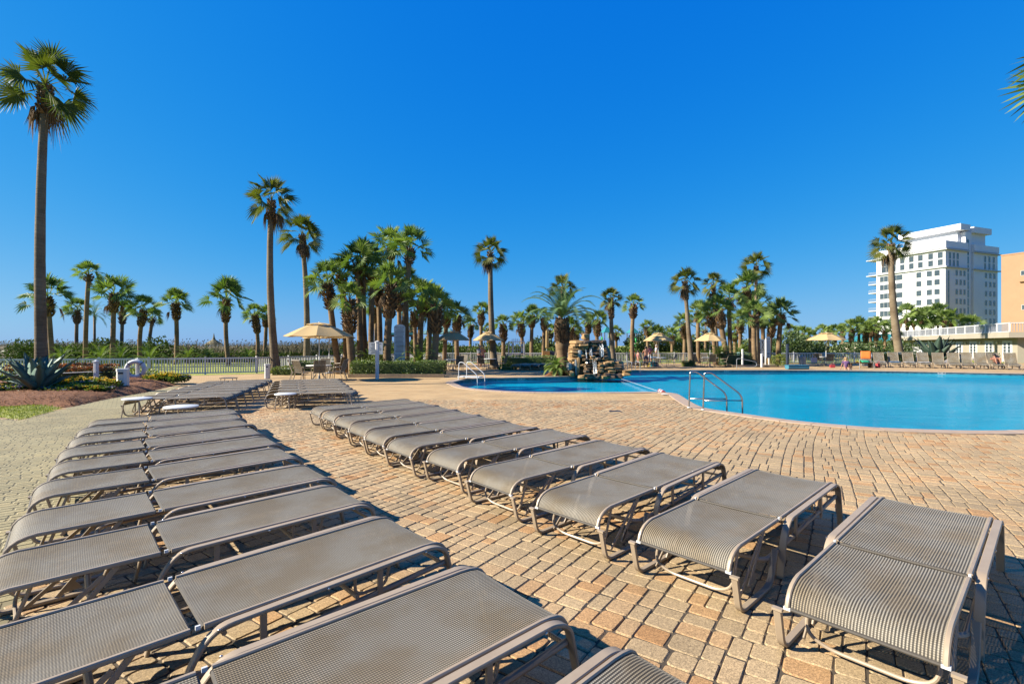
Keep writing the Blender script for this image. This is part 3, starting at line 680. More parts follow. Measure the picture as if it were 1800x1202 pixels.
for i in range(nb):
    t = i / (nb - 1); f = Vector((-9.35, 11.95, 0)).lerp(Vector((-11.0, 17.2, 0)), t); a = 11 + 9 * t + rnd.uniform(-1.5, 1.5)
    lab = 'front flat chaise of the back left cluster, beside two white side tables' if i == 0 else 'rearmost flat chaise of the back left cluster near the small bench table' if i == nb - 1 else '%s chaise from the front in the back left cluster beside the flower bed' % ORD[i]
    o = place(CH, used, f, R(a), lab); o['group'] = BACKL
BACKM = 'flat chaises in the middle cluster before the dining table'
nb = 6
for i in range(nb):
    t = i / (nb - 1); f = Vector((-6.62, 13.35, 0)).lerp(Vector((-8.75, 18.0, 0)), t); a = 2 + 3 * t + rnd.uniform(-1.2, 1.2)
    lab = 'front flat chaise of the middle cluster, with a small white table at its side' if i == 0 else 'rearmost flat chaise of the middle cluster, just before the dining chairs' if i == nb - 1 else '%s chaise from the front in the middle cluster before the dining table' % ORD[i]
    o = place(CH, used, f, R(a), lab); o['group'] = BACKM

# small round side tables
def side_table(label, loc, r_, h):
    t = thing('side_table', label, 'side table', loc, 0, 'small side tables among the chaises')
    b = MB(); b.lathe([(r_ * .96, h - .035), (r_, h - .028), (r_, h - .006), (r_ * .97, h), (.01, h + .002)], 32); soft(b.build('table_top', M['white_plastic'], t))
    for k in range(4):
        a = PI / 4 + k * PI / 2; b = MB(); d = Vector((math.cos(a), math.sin(a), 0))
        b.tube(arc_path([d * r_ * .45 + Vector((0, 0, h - .035)), d * r_ * .8 + Vector((0, 0, h - .06)), d * r_ * .98], .06, 4), .013, 8); soft(b.build('leg', M['frame'], t))
    return t
side_table('round white side table standing at the foot of the back left cluster', (-8.85, 11.55, 0), .30, .44)
side_table('low oval white side table between the left row and the back left cluster', (-7.0, 10.35, 0), .32, .40)
side_table('small white table standing at the front side of the middle cluster', (-5.95, 12.85, 0), .27, .42)
t = thing('side_table', 'small beige bench table standing alone on the deck behind the chaises', 'side table', GX(402, 20.3) and (GX(402, 20.3), 20.3, 0), .1, 'small side tables among the chaises')
b = MB(); b.box((0, 0, .33), (.56, .42, .03)); soft(b.build('table_top', M['frame'], t))
for sx in (-1, 1):
    for sy in (-1, 1): b = MB(); b.tube([(sx * .22, sy * .17, .32), (sx * .29, sy * .19, 0)], .014, 8); b.build('leg', M['frame'], t)

# ------------------------------------------------------------------ raised chaises along the far edge
CR = make_chaise('x', 58); usedr = []
FARROW = 'raised chaises facing the pool on the far side'
farlist = [(1533, 645.5, 'raised chaise with a bright orange towel over its back', 'orange'), (1560, 646, 'low raised chaise with a white towel, just right of the orange towel', 'white'), (1586, 646, 'raised chaise with a blue towel in front of the hedge', 'blue'),
           (1612, 646.5, 'raised chaise with a white towel left of the big agave', 'white'), (1638, 647, 'raised chaise standing directly in front of the big dark agave', 'white'), (1663, 647.5, 'raised chaise right of the big dark agave', None), (1690, 648, 'tall raised chaise before the second French door from the right', None),
           (1713, 648.3, 'raised chaise left of the stone planter box', None), (1738, 648.8, 'raised chaise in front of the stone planter box', None), (1766, 649.3, 'raised chaise carrying the sunbathing person', None), (1795, 650, 'raised chaise at the right edge of the far row', None)]
for i, (px, py, lab, tw) in enumerate(farlist):
    g = G(px - 10, py); a = R(58 + rnd.uniform(-5, 5)); low = 'low' in lab
    o = place(CR, usedr, g, a, lab); o['group'] = FARROW
    if tw:
        col = {'orange': 'orange_cloth', 'white': 'white_cloth', 'blue': 'blue_cloth'}[tw]; b = MB()
        if tw == 'orange': prof = [rot_about((x, .412), R(58)) for x in (XJ + .25, XJ + .55, XJ + .85, XJ + .93)] + [rot_about((XJ + .95, .36), R(58)), rot_about((XJ + .80, .34), R(58))]
        else: prof = [(.30, .40), (.5, .405), (.7, .402), (.86, .405)]
        w = .33; vs = []
        for x, z in prof:
            for j in range(7): vs.append((x + .03 * noise.noise(Vector((x * 3, j, i))), (j / 3 - 1) * w, z + .015 + .03 * abs(noise.noise(Vector((x * 5, j * .8, i))))))
        b.add(vs, [(k * 7 + j, k * 7 + j + 1, k * 7 + j + 8, k * 7 + j + 7) for k in range(len(prof) - 1) for j in range(6)])
        tw_o = b.build('towel', M[col], None, smooth=True, loc=g); tw_o.rotation_euler = (0, 0, a)
        sm = tw_o.modifiers.new('thick', 'SOLIDIFY'); sm.thickness = .012
        tag(tw_o, {'orange': 'bright orange towel hung over the back of a raised chaise', 'blue': 'blue towel lying on the seat of a raised chaise'}.get(tw) or {1: 'white towel on the low raised chaise beside the orange towel', 3: 'white towel on the raised chaise left of the big dark agave', 4: 'white towel on the chaise directly before the big dark agave'}.get(i), 'towel', 'towels on the far raised chaises')
# flat white loungers behind the canary palm and the group left of it
FARW = 'flat chaises behind the pool near the rock fountain'
for i, (px, py, a, lab) in enumerate([(912, 651, 60, 'flat chaise farthest left of the group behind the pool, before the clipped hedge'), (929, 651.2, 60, 'second flat chaise from the left behind the pool, before the clipped hedge'), (945, 651.0, 62, 'third flat chaise from the left behind the pool, before the clipped hedge'),
                                 (960, 650.5, 62, 'flat chaise behind the pool, nearest the thick date palm'), (1092, 647, 12, 'flat chaise right of the rock fountain, beside the bathers'), (1110, 646.2, 12, 'flat chaise nearest the child in pink')]):
    o = place(CH, used, G(px - 6, py), R(a), lab); o['group'] = FARW

# ------------------------------------------------------------------ dining sets
def make_chair(label):
    t = thing('dining_chair', label, 'chair')
    b = MB()
    seat = [(.27, .44), (.22, .43), (.0, .405), (-.2, .40)]
    vs = []
    for nm, prof in (('seat_sling', [(.26, .425), (.22, .435), (.05, .415), (-.10, .40), (-.21, .405)]), ('back_sling', [(-.22, .43), (-.27, .60), (-.33, .80), (-.37, .93), (-.39, .99)])):
        b = MB(); k = len(prof); vs = []; uv = []
        for i, (x, z) in enumerate(prof):
            for j in range(5): u = j / 4; vs.append((x, (u - .5) * .48, z - .012 * (1 - (2 * u - 1) ** 2))); uv.append((u * .48, i * .15))
        b.uv = uv; b.add(vs, [(i * 5 + j, i * 5 + j + 1, i * 5 + j + 6, i * 5 + j + 5) for i in range(k - 1) for j in range(4)]); b.build(nm, M['sling'], t, smooth=True)
    for s in (-1, 1):
        b = MB(); b.tube(arc_path([(.30, s * .27, 0), (.24, s * .27, .62), (-.20, s * .28, .64), (-.30, s * .26, .66)], .07, 4), .013, 8); soft(b.build('arm', M['frame'], t))
        b = MB(); b.tube([(-.20, s * .25, .40), (-.27, s * .25, .60), (-.33, s * .25, .80), (-.40, s * .25, 1.0)], .013, 8); b.tube([(.27, s * .25, .43), (.0, s * .25, .41), (-.2, s * .25, .40)], .013, 8); soft(b.build('side_rail', M['frame'], t))
        b = MB(); b.tube([(-.20, s * .26, .42), (-.34, s * .27, 0)], .013, 8); b.build('leg', M['frame'], t)
    for x, z in ((-.395, .995), (.1, .39)): b = MB(); b.tube([(x, -.25, z), (x, .25, z)], .0125, 8); b.build('cross_bar', M['frame'], t)
    return t
DC = make_chair('x'); usedc = []
def make_table(label, r_):
    t = thing('dining_table', label, 'table')
    b = MB(); b.lathe([(r_ * .97, .69), (r_, .70), (r_, .725), (r_ * .98, .735), (.01, .735)], 36); soft(b.build('table_top', M['white_plastic'], t))
    for k in range(4):
        a = PI / 4 + k * PI / 2; d = Vector((math.cos(a), math.sin(a), 0)); b = MB(); b.tube(arc_path([d * .12 + Vector((0, 0, .69)), d * .16 + Vector((0, 0, .35)), d * r_ * .75], .15, 4), .016, 8); soft(b.build('leg', M['frame'], t))
    return t
DT = make_table('x', .60); usedt = []
def make_umbrella(label, r_=1.35, zr=2.12, zt=2.78):
    t = thing('market_umbrella', label, 'umbrella')
    b = MB(); n = 8; rings = [(.42, zt - .10), (.75 * r_ * .75, None), (r_ * .8, None), (r_, zr)]
    b = MB(); vs = []; rr_ = [.30, .55, .8, 1.0]; seg = 6
    for q in rr_:
        for k in range(n):
            a0, a1 = 2 * PI * k / n, 2 * PI * (k + 1) / n
            for j in range(seg):
                t_ = j / seg; p = Vector((math.cos(a0), math.sin(a0), 0)).lerp(Vector((math.cos(a1), math.sin(a1), 0)), t_) * (r_ * q)
                rel = (q - .30) / .7; z = zt - .13 + (zr - (zt - .13)) * (rel ** 1.12) - .035 * math.sin(PI * t_) * q
                vs.append((p.x, p.y, z))
    m_ = n * seg; fs = [(i * m_ + k, i * m_ + (k + 1) % m_, (i + 1) * m_ + (k + 1) % m_, (i + 1) * m_ + k) for i in range(3) for k in range(m_)]
    b.add(vs, fs); o = b.build('canopy', M['canvas'], t); sm = o.modifiers.new('thick', 'SOLIDIFY'); sm.thickness = .012
    b = MB(); vs = []                                            # vented cap with scalloped rim
    for i, (q, z) in enumerate(((.02, zt), (.18, zt - .045), (.36, zt - .125))):
        for k in range(m_):
            a = 2 * PI * k / m_; f_ = abs(math.sin(a * n / 2)); vs.append((math.cos(a) * q * r_, math.sin(a) * q * r_, z + (.05 * f_ if i == 2 else .015 * f_ if i == 1 else 0)))
    b.add(vs, [(i * m_ + k, i * m_ + (k + 1) % m_, (i + 1) * m_ + (k + 1) % m_, (i + 1) * m_ + k) for i in range(2) for k in range(m_)]); soft(b.build('vent_cap', M['canvas'], t), 60)
    b = MB(); b.tube([(0, 0, 0), (0, 0, zt - .01)], .022, 10); b.ell((0, 0, zt), (.03, .03, .05), 8, 6); b.build('pole', M['white_paint'], t)
    for k in range(n):
        a = 2 * PI * k / n; d = Vector((math.cos(a), math.sin(a), 0)); b = MB()
        b.tube([d * .03 + Vector((0, 0, zt - .10)), d * r_ * .6 + Vector((0, 0, zt - .40)), d * (r_ - .02) + Vector((0, 0, zr - .025))], .010, 6); b.tube([d * .03 + Vector((0, 0, zr - .15)), d * r_ * .55 + Vector((0, 0, zt - .37))], .008, 6); b.build('rib', M['white_paint'], t)
    b = MB(); b.lathe([(.24, 0), (.25, .03), (.22, .06), (.05, .07), (.04, .22)], 20); b.build('base', M['grey_paint'], t)
    return t
UM = make_umbrella('x'); usedu = []
def dining(center, umb, ulab, tlab, angs, clabs, sc=1.0, rz=.3):
    c = Vector(center); g = 'tan umbrellas over the dining tables'
    o = place(UM, usedu, c, rz, ulab, (umb, umb, 1.0 if umb > .9 else .96)); o['group'] = g
    if tlab: o = place(DT, usedt, c, rz, tlab); o['group'] = 'round white dining tables'
    for a, l in zip(angs, clabs):
        a_ = R(a); p = c + Vector((math.cos(a_), math.sin(a_), 0)) * .98
        o = place(DC, usedc, p, a_ + PI + rnd.uniform(-.2, .2), l); o['group'] = 'sling dining chairs around the tables'
dining((-9.3, 23.6, 0), 1.18, 'largest tan umbrella, left of the palm bed behind the chaises', 'white dining table under the largest tan umbrella', [200, 245, 290, 350, 40, 100, 160],
       ['dining chair leftmost at the largest umbrella, turned sideways', 'dining chair with its back to the camera under the largest umbrella', 'dining chair seen from behind at the near right side of the large umbrella table', 'dining chair seen from the side at the right end of the large umbrella table', 'dining chair on the far right of the large umbrella table', 'dining chair behind the large umbrella table, facing the camera', 'dining chair on the far left of the large umbrella table'])
dining((-10.95, 29.3, 0), 1.12, 'tan umbrella half hidden directly behind the largest one', 'white dining table behind the large umbrella table', [330, 20], ['dining chair beside the palm bed curb, behind the large umbrella', 'dining chair farthest back behind the large umbrella'])
dining((GX(796, 33), 33, 0), .88, 'shaded pale umbrella above the pool handrail, left one of the two there', 'white dining table beyond the pool handrail, left one', [235, 300, 180, 60], ['dining chair left of the pool handrail, back to the pool', 'dining chair just left of the white handrail', 'dining chair beside the end of the clipped hedge', 'dining chair behind the left handrail table'])
dining((GX(859, 35), 35, 0), .86, 'sunny tan umbrella above the couple at the fence', 'white dining table right of the couple at the fence', [345, 250, 190, 60], ['dining chair right of the couple, side on against the hedge', 'dining chair in front of the couple', 'dining chair left of the couple', 'dining chair behind the table near the couple'])
dining((GX(1157, 38.5), 38.5, 0), .87, 'tan umbrella behind the shirtless man', 'white dining table behind the shirtless man', [350, 200, 80], ['brown dining chair right of the shirtless man', 'dining chair hidden behind the shirtless man', 'dining chair at the far side of the bathers table'])
dining((GX(1248, 38.5), 38.5, 0), .88, 'tan umbrella in front of the right palm grove', 'white dining table before the right palm grove', [345, 195, 255, 90], ['dining chair at the right of the grove table, against the dark hedge', 'dining chair at the left of the grove table', 'dining chair at the near side of the grove table', 'dining chair at the far side of the grove table'])
dining((GX(1452, 41), 41, 0), 1.10, 'tan umbrella left of the seated girl, before the white fence', 'white dining table left of the seated girl', [205, 250, 340, 80], ['pale dining chair leftmost at the table near the seated girl', 'dining chair second from left at the table near the seated girl', 'dining chair right behind the seated girl', 'dining chair at the far side of the table near the seated girl'])
# closed umbrella
t = thing('folded_umbrella', 'closed tan umbrella standing behind the fence left of the thick date palm', 'umbrella', (GX(961, 50), 50, 0)); b = MB()
b.lathe([(.05, 1.35), (.22, 1.45), (.24, 1.9), (.2, 2.6), (.1, 3.3), (.03, 3.6)], 12); soft(b.build('canopy', M['canvas'], t)); b = MB(); b.tube([(0, 0, 0), (0, 0, 1.6)], .03, 8); b.build('pole', M['white_paint'], t)

# ------------------------------------------------------------------ palms
def fan_leaf(b, r_, az, el, pet, rad, nseg=28, droop=.28, spread=112, curl=.35, twist=0.0, origin=Vector((0, 0, 0)), tone=(.2, .9)):
    hx = Vector((math.cos(az), math.sin(az), 0)); up = Vector((0, 0, 1))
    d0 = hx * math.cos(el) + up * math.sin(el); p = origin.copy(); pts = [p.copy()]; d = d0.copy()
    for i in range(4):
        d = (d - up * .085 * max(.12, math.cos(el))).normalized(); p = p + d * pet / 4; pts.append(p.copy())
    s_ = d.cross(up)
    if s_.length < .05: s_ = Vector((-hx.y, hx.x, 0))
    s_.normalize(); n_ = s_.cross(d); w = .022
    b.tone = .85
    for i in range(4):
        a, c = pts[i], pts[i + 1]; wa, wc = w * (1.5 - i * .25), w * (1.25 - i * .25)
        b.add([a + s_ * wa, a - s_ * wa, c - s_ * wc, c + s_ * wc], [(0, 1, 2, 3)])
    if twist: q = Matrix.Rotation(twist, 3, d); s_ = q @ s_; n_ = q @ n_
    base_t = r_.uniform(*tone)
    sp = R(spread); half = sp / nseg
    for k in range(nseg):
        ph = -sp + 2 * sp * (k + .5) / nseg
        f_ = 1 - .22 * abs(ph / sp) ** 2 + r_.uniform(-.07, .05); L = rad * f_
        dirv = d * math.cos(ph) + s_ * math.sin(ph)
        fold = n_ * (.22 * abs(math.sin(ph)) - curl * max(0, math.cos(ph)) * .35)
        m_ = p + (dirv + fold).normalized() * L * .5 
        wv = (-d * math.sin(ph) + s_ * math.cos(ph)) * (L * .5 * half * .98)
        lift = n_ * (.022 if k % 2 else -.022)
        tip = p + (dirv + fold * 1.15).normalized() * L - up * (droop * L * r_.uniform(.5, 1.3))
        b.tone = min(1, max(0, base_t + r_.uniform(-.18, .18)))
        b.add([p, m_ + wv + lift, tip, m_ - wv - lift], [(0, 1, 3), (1, 2, 3)])
def fan_crown(kind, seed):
    r_ = random.Random(seed); b = MB(); dead = MB()
    if kind == 'sabal':
        n = 21
        for i in range(n):
            t = i / (n - 1); el = R(84 - 92 * t ** 1.15 + r_.uniform(-11, 11)); az = i * 2.39996 + r_.uniform(-.45, .45)
            fan_leaf(b, r_, az, el, r_.uniform(.78, 1.12) * (.82 + .2 * t), r_.uniform(.72, .95), 24, r_.uniform(.05, .28), 116, .45, r_.choice((-1, 1)) * r_.uniform(.1, 1.0), Vector((0, 0, .2 - .25 * t)))
        for i in range(2): fan_leaf(dead, r_, r_.uniform(0, 6.28), R(r_.uniform(-50, -25)), r_.uniform(.5, .8), r_.uniform(.5, .65), 14, .7, 60, .9, 0, Vector((0, 0, -.2)))
    else:
        n = 19
        for i in range(n):
            t = i / (n - 1); el = R(80 - 104 * t ** 1.0 + r_.uniform(-12, 12)); az = i * 2.39996 + r_.uniform(-.35, .35)
            fan_leaf(b, r_, az, el, r_.uniform(.75, 1.0) * (.8 + .25 * t), r_.uniform(.85, 1.08), 30, r_.uniform(.08, .32), 98, .3, r_.choice((-1, 1)) * r_.uniform(.1, 1.1), Vector((0, 0, .2 - .3 * t)))
        for i in range(7): fan_leaf(dead, r_, r_.uniform(0, 6.28), R(r_.uniform(-75, -35)), r_.uniform(.4, .85), r_.uniform(.5, .85), 18, .8, 55, .9, 0, Vector((0, 0, -.25)))
    return b, dead
CROWNS = {}
def crown_mesh(kind, k):
    if (kind, k) not in CROWNS:
        b, dead = fan_crown(kind, 100 + k * 7 + (50 if kind == 'wash' else 0))
        a = b.build('crown', M['fan'] if kind == 'sabal' else M['wash']); c = dead.build('dead_fronds', M['dead'])
        C.objects.unlink(a); C.objects.unlink(c); CROWNS[(kind, k)] = (a, c)
    return CROWNS[(kind, k)]
def boots_mesh(b, path, r0, r1, seed, rows=14, per=11, size=.17):
    r_ = random.Random(seed); n = len(path) - 1
    for i in range(rows):
        t = i / (rows - 1); x = t * n; k = min(int(x), n - 1); p = path[k].lerp(path[k + 1], x - k); ax = (path[k + 1] - path[k]).normalized()
        rad = r0 + (r1 - r0) * math.sin(PI * min(1, .18 + t * .72)) 
        e1 = ax.cross(Vector((0, 1, 0))).normalized(); e2 = ax.cross(e1)
        for j in range(per):
            a = 2 * PI * (j + .5 * (i % 2)) / per + r_.uniform(-.1, .1); d = e1 * math.cos(a) + e2 * math.sin(a); s_ = ax.cross(d)
            l = size * r_.uniform(.7, 1.35); w = rad * PI / per * .75; q = p + d * rad * .72
            tip = q + d * l * r_.uniform(.45, .85) + ax * l * r_.uniform(.35, 1.0)
            b.tone = r_.random(); th = .03
            b.add([q + s_ * w - ax * .03, q - s_ * w - ax * .03, tip - s_ * w * .45, tip + s_ * w * .45, q + ax * .10, tip + ax * th - d * .02], [(0, 1, 2, 3), (1, 4, 5, 2), (4, 0, 3, 5), (3, 2, 5)])
def palm(kind, bx, Y, cx, cy, wpx, boots, label, name='palm_tree', group='palms round the pool', r0=None, bz=0.0, seed=0, k=None, sc_=None, az=None):
    r_ = random.Random(seed * 13 + int(bx)); base = Vector((GX(bx, Y), Y, bz)); top = P(cx, cy + (.10 if kind == 'sabal' else .02) * wpx, Y + r_.uniform(-.3, .3)); rel = top - base
    t = thing(name, label, 'palm', base, 0, group)
    sc = sc_ or wpx * Y / F / (3.5 if kind == 'sabal' else 3.75); hh = rel.z
    r0 = r0 or (.17 if kind == 'sabal' else .15); n = max(10, int(hh / .28)); path = []
    bend = Vector((r_.uniform(-.04, .04) * hh, r_.uniform(-.05, .05) * hh, 0))
    for i in range(n + 1):
        s_ = i / n; path.append(Vector((rel.x * s_, rel.y * s_, rel.z * s_ * 1.0)) + bend * math.sin(PI * s_) * (.6 if kind == 'sabal' else .35) + Vector((rel.x, 0, 0)) * .25 * (s_ * s_ - s_))
    def rr(i):
        s_ = i / n; fl = 1 + .55 * math.exp(-s_ * hh / .55) if kind == 'wash' else 1 + .25 * math.exp(-s_ * hh / .4)
        return r0 * fl * (1.08 - (.42 if kind == 'wash' else .10) * s_) * (1 + .05 * noise.noise(Vector((i * 1.7, seed, 0))))
    b = MB(); b.tube([p - Vector((0, 0, .08)) if i == 0 else p for i, p in enumerate(path)], rr, 12); b.build('trunk', M['sabal_trunk'] if kind == 'sabal' else M['wash_trunk'], t, smooth=True)
    if boots > 0:
        L = max(2, int(boots / hh * n)); sub = path[max(0, n - L):]
        b = MB(); boots_mesh(b, sub, r0 * 1.1, r0 * (2.15 if kind == 'sabal' else 1.3), seed + 3, max(4, int(boots / .13)), 10 if kind == 'sabal' else 9, .23 if kind == 'sabal' else .13); b.build('leaf_boots', M['boot'], t)
    a, c = crown_mesh(kind, (seed if k is None else k) % (4 if kind == 'sabal' else 3))
    az = r_.uniform(0, 6.28) if az is None else az
    for src in (a, c):
        o = src.copy(); C.objects.link(o); o.parent = t; o.location = rel; o.rotation_euler = (r_.uniform(-.08, .08), r_.uniform(-.08, .08), az); o.scale = (sc, sc, sc)
    return t
GRP = {'L': 'cabbage palms beyond the left fence', 'M': 'palms in the bed behind the clipped hedge', 'B': 'palms in the background beyond the pool', 'R': 'palms of the grove right of the pool', 'F': 'far palms in the line below the white hotel'}
PALMS = [
 # kind, base px, Y, crown px, crown py, width px, boots m, group, label
 ('wash', 74, 19.6, 80, 150, 172, 1.3, 'L', 'tallest fan palm at the left edge, bare trunk behind the big agave', .195),
 ('sabal', 93, 38, 84, 515, 92, 1.6, 'L', 'cabbage palm half hidden by the tallest trunk at the left'),
 ('sabal', 135, 55, 136, 541, 50, 1.6, 'L', 'small cabbage palm between the tallest trunk and the two-tiered palm'),
 ('sabal', 150, 44, 156, 478, 56, .4, 'L', 'slim cabbage palm with the highest crown of the left fence group'),
 ('sabal', 197, 40, 200, 510, 80, 1.7, 'L', 'full cabbage palm with a broad shaggy collar, in the middle of the left fence group'),
 ('sabal', 214, 56, 216, 543, 44, 1.6, 'L', 'small cabbage palm just right of the full shaggy one'),
 ('sabal', 247, 45, 252, 540, 62, 1.5, 'L', 'cabbage palm with a dark collar above the lifebuoy post'),
 ('sabal', 258, 56, 268, 555, 42, .6, 'L', 'thin cabbage palm leaning right beside the lifebuoy one'),
 ('sabal', 310, 44, 309, 528, 64, 1.6, 'L', 'solitary cabbage palm with a thick collar left of the open gap of sky'),
 ('sabal', 402, 43, 398, 518, 88, 2.0, 'L', 'solitary cabbage palm standing alone in the open gap of sky'),
 ('sabal', 452, 48, 448, 550, 48, 1.9, 'L', 'cabbage palm left of the tall slim trunk behind the fence'),
 ('sabal', 464, 50, 468, 550, 44, 1.2, 'L', 'small cabbage palm directly behind the tall slim trunk'),
 ('wash', 485, 30.5, 477, 352, 106, 1.2, 'M', 'tall slim fan palm left of the largest umbrella', .225),
 ('wash', 539, 39, 531, 412, 90, 1.9, 'M', 'second tall slim fan palm, behind the largest umbrella', .24),
 ('sabal', 596, 29, 576, 490, 88, 1.6, 'M', 'leaning shaggy palm right behind the largest umbrella'),
 ('sabal', 621, 28, 614, 522, 74, 2.0, 'M', 'short palm with the fattest bulging collar, right edge of the largest umbrella', .20),
 ('sabal', 634, 30, 628, 456, 96, .6, 'M', 'dark full crowned palm above the fat collared one'),
 ('sabal', 645, 31, 640, 447, 84, .5, 'M', 'palm leaning against the dark full crowned one'),
 ('sabal', 668, 32, 665, 500, 78, 1.4, 'M', 'thin palm with a big dark collar behind the small notice board'),
 ('sabal', 661, 40, 660, 538, 50, 1.4, 'M', 'thin background palm left of the small notice board'),
 ('sabal', 676, 38, 687, 428, 90, 1.0, 'M', 'highest palm of the bed, top left of its twin crowns'),
 ('sabal', 680, 28, 688, 494, 94, 2.0, 'M', 'thick leaning trunk with ragged collar just left of the rules board', .20),
 ('sabal', 706, 31, 721, 430, 94, .9, 'M', 'highest palm above the rules board, right of the twin crowns'),
 ('sabal', 699, 38, 700, 508, 60, 1.5, 'M', 'palm hidden between the ragged trunk and the rules board'),
 ('sabal', 739, 30, 744, 518, 80, 1.0, 'M', 'palm right of the rules board with a pale trunk'),
 ('sabal', 761, 28, 767, 531, 84, 1.6, 'M', 'palm at the right end of the clipped hedge with a crosshatched collar', .185),
 ('sabal', 608, 30.5, 600, 478, 78, .8, 'M', 'slender palm between the leaning shaggy one and the fat collared one'),
 ('sabal', 652, 30.5, 655, 470, 76, .8, 'M', 'straight palm filling the middle of the palm bed crowns'),
 ('sabal', 715, 32.6, 712, 492, 74, 1.2, 'M', 'palm filling the gap above the rules board below the highest crowns'),
 ('sabal', 752, 32, 757, 520, 66, 1.2, 'M', 'palm between the pale trunk and the end of the clipped hedge'),
 ('sabal', 1335, 46, 1333, 530, 52, 1.0, 'R', 'palm below the tallest fan palm of the grove, behind the right rules board'),
 ('sabal', 731, 41, 728, 545, 52, 1.3, 'B', 'thin palm behind the pale trunk right of the rules board'),
 ('sabal', 724, 62, 724, 571, 28, 1.0, 'B', 'tiny far palm right beside the rules board'),
 ('sabal', 781, 40, 786, 545, 56, 1.3, 'B', 'palm above the left shaded umbrella'),
 ('sabal', 805, 38, 804, 550, 62, 1.6, 'B', 'bushy palm between the two middle umbrellas'),
 ('sabal', 828, 58, 828, 569, 34, 1.7, 'B', 'small far palm left of the sunny umbrella'),
 ('sabal', 846, 50, 846, 543, 38, 1.6, 'B', 'thin palm with its crown just left of the tall slim middle trunk'),
 ('wash', 869, 35, 862, 444, 74, .5, 'B', 'tall slim fan palm standing alone near the picture centre', .225),
 ('sabal', 860, 60, 858, 576, 26, 1.4, 'B', 'tiny palm behind the tall slim middle trunk'),
 ('sabal', 884, 44, 884, 567, 42, 1.7, 'B', 'palm right of the sunny umbrella, left of the white lift cage'),
 ('sabal', 921, 48, 916, 562, 48, 1.6, 'B', 'palm above the white lift cage'),
 ('sabal', 934, 48, 936, 551, 46, 1.3, 'B', 'palm right of the white lift cage'),
 ('sabal', 955, 48, 957, 556, 40, 1.2, 'B', 'palm behind the folded umbrella'),
 ('sabal', 966, 58, 968, 579, 30, 1.1, 'B', 'small palm left of the thick date palm'),
 ('wash', 978, 40, 989, 505, 62, .4, 'B', 'fan palm rising behind the thick date palm', .19),
 ('sabal', 1003, 42, 1004, 573, 50, 1.5, 'B', 'palm right behind the thick date palm'),
 ('sabal', 1013, 55, 1013, 580, 32, 1.2, 'B', 'small palm above the rock fountain top'),
 ('sabal', 1034, 52, 1034, 563, 40, 1.2, 'B', 'slim palm behind the fountain crest stone'),
 ('sabal', 1050, 46, 1050, 560, 46, 1.5, 'B', 'palm right of the fountain crest stone'),
 ('wash', 1079, 37, 1074, 525, 52, 1.5, 'B', 'fan palm with a red brown collar between the playground towers', .185),
 ('sabal', 1084, 62, 1083, 583, 34, 1.0, 'B', 'small palm behind the red collared fan palm'),
 ('sabal', 1112, 44, 1114, 532, 46, 1.2, 'B', 'palm in front of the right playground tower'),
 ('sabal', 1138, 55, 1137, 573, 34, .9, 'B', 'small slim palm above the left end of the bathers umbrella'),
 ('sabal', 1155, 55, 1156, 585, 42, .6, 'B', 'bushy palm directly above the bathers umbrella'),
 ('sabal', 1182, 58, 1182, 588, 38, .9, 'B', 'palm above the right end of the bathers umbrella'),
 ('wash', 1216, 40, 1204, 495, 58, 1.6, 'R', 'slanting red trunked fan palm left of the grove', .20),
 ('sabal', 1202, 50, 1202, 565, 42, 1.6, 'R', 'palm behind the slanting red trunk'),
 ('sabal', 1228, 46, 1227, 545, 44, 1.0, 'R', 'palm right of the slanting red trunk'),
 ('sabal', 1241, 60, 1240, 578, 34, .9, 'R', 'small palm behind the grove umbrella'),
 ('wash', 1262, 44, 1254, 500, 50, 1.0, 'R', 'fan palm at the upper left of the grove', .17),
 ('sabal', 1258, 42, 1248, 545, 54, 1.4, 'R', 'leaning palm above the grove umbrella'),
 ('sabal', 1281, 40, 1264, 540, 60, 1.5, 'R', 'thick palm leaning left in the middle of the grove', .20),
 ('sabal', 1285, 42, 1282, 520, 56, .9, 'R', 'straight palm with a ragged collar in the grove'),
 ('sabal', 1319, 42, 1312, 500, 64, 1.2, 'R', 'high full palm of the grove just left of its tallest one'),
 ('wash', 1331, 44, 1329, 468, 58, .8, 'R', 'tallest fan palm of the right grove', .17),
 ('sabal', 1300, 48, 1301, 560, 44, 1.2, 'R', 'short background palm between the straight and the high grove palms'),
 ('sabal', 1292, 56, 1291, 582, 34, 1.2, 'R', 'small background palm in the middle of the grove'),
 ('sabal', 1327, 39, 1325, 550, 60, .9, 'R', 'near palm left of the right rules board'),
 ('sabal', 1343, 47, 1341, 556, 48, .9, 'R', 'palm right behind the right rules board'),
 ('sabal', 1368, 43.5, 1373, 548, 62, 1.1, 'R', 'palm at the right end of the grove', .19),
 ('sabal', 1352, 45.5, 1358, 560, 46, 1.6, 'R', 'shaggy palm leaning right beside the end one of the grove'),
 ('sabal', 1391, 62, 1390, 581, 30, .4, 'R', 'small palm above the dark post, right of the grove'),
 ('wash', 1583, 50, 1566, 428, 80, .4, 'F', 'tall windblown fan palm in front of the white hotel', .36),
]
for i, rw in enumerate(PALMS):
    kind, bx, Y, cx, cy, w, bo, g, lab = rw[:9]
    nm = 'cabbage_palm' if kind == 'sabal' else 'fan_palm'
    palm(kind, bx, Y, cx, cy, w * (1.12 if g == 'R' else 1), bo, lab, nm, GRP[g], rw[9] if len(rw) > 9 else None, seed=i)
far_px = [(1411, 583, 36), (1420, 586, 34), (1444, 581, 36), (1456, 584, 34), (1467, 580, 34), (1481, 580, 36), (1497, 573, 40), (1510, 569, 42), (1522, 576, 40), (1532, 571, 38), (1541, 568, 40), (1555, 575, 42), (1572, 581, 34)]
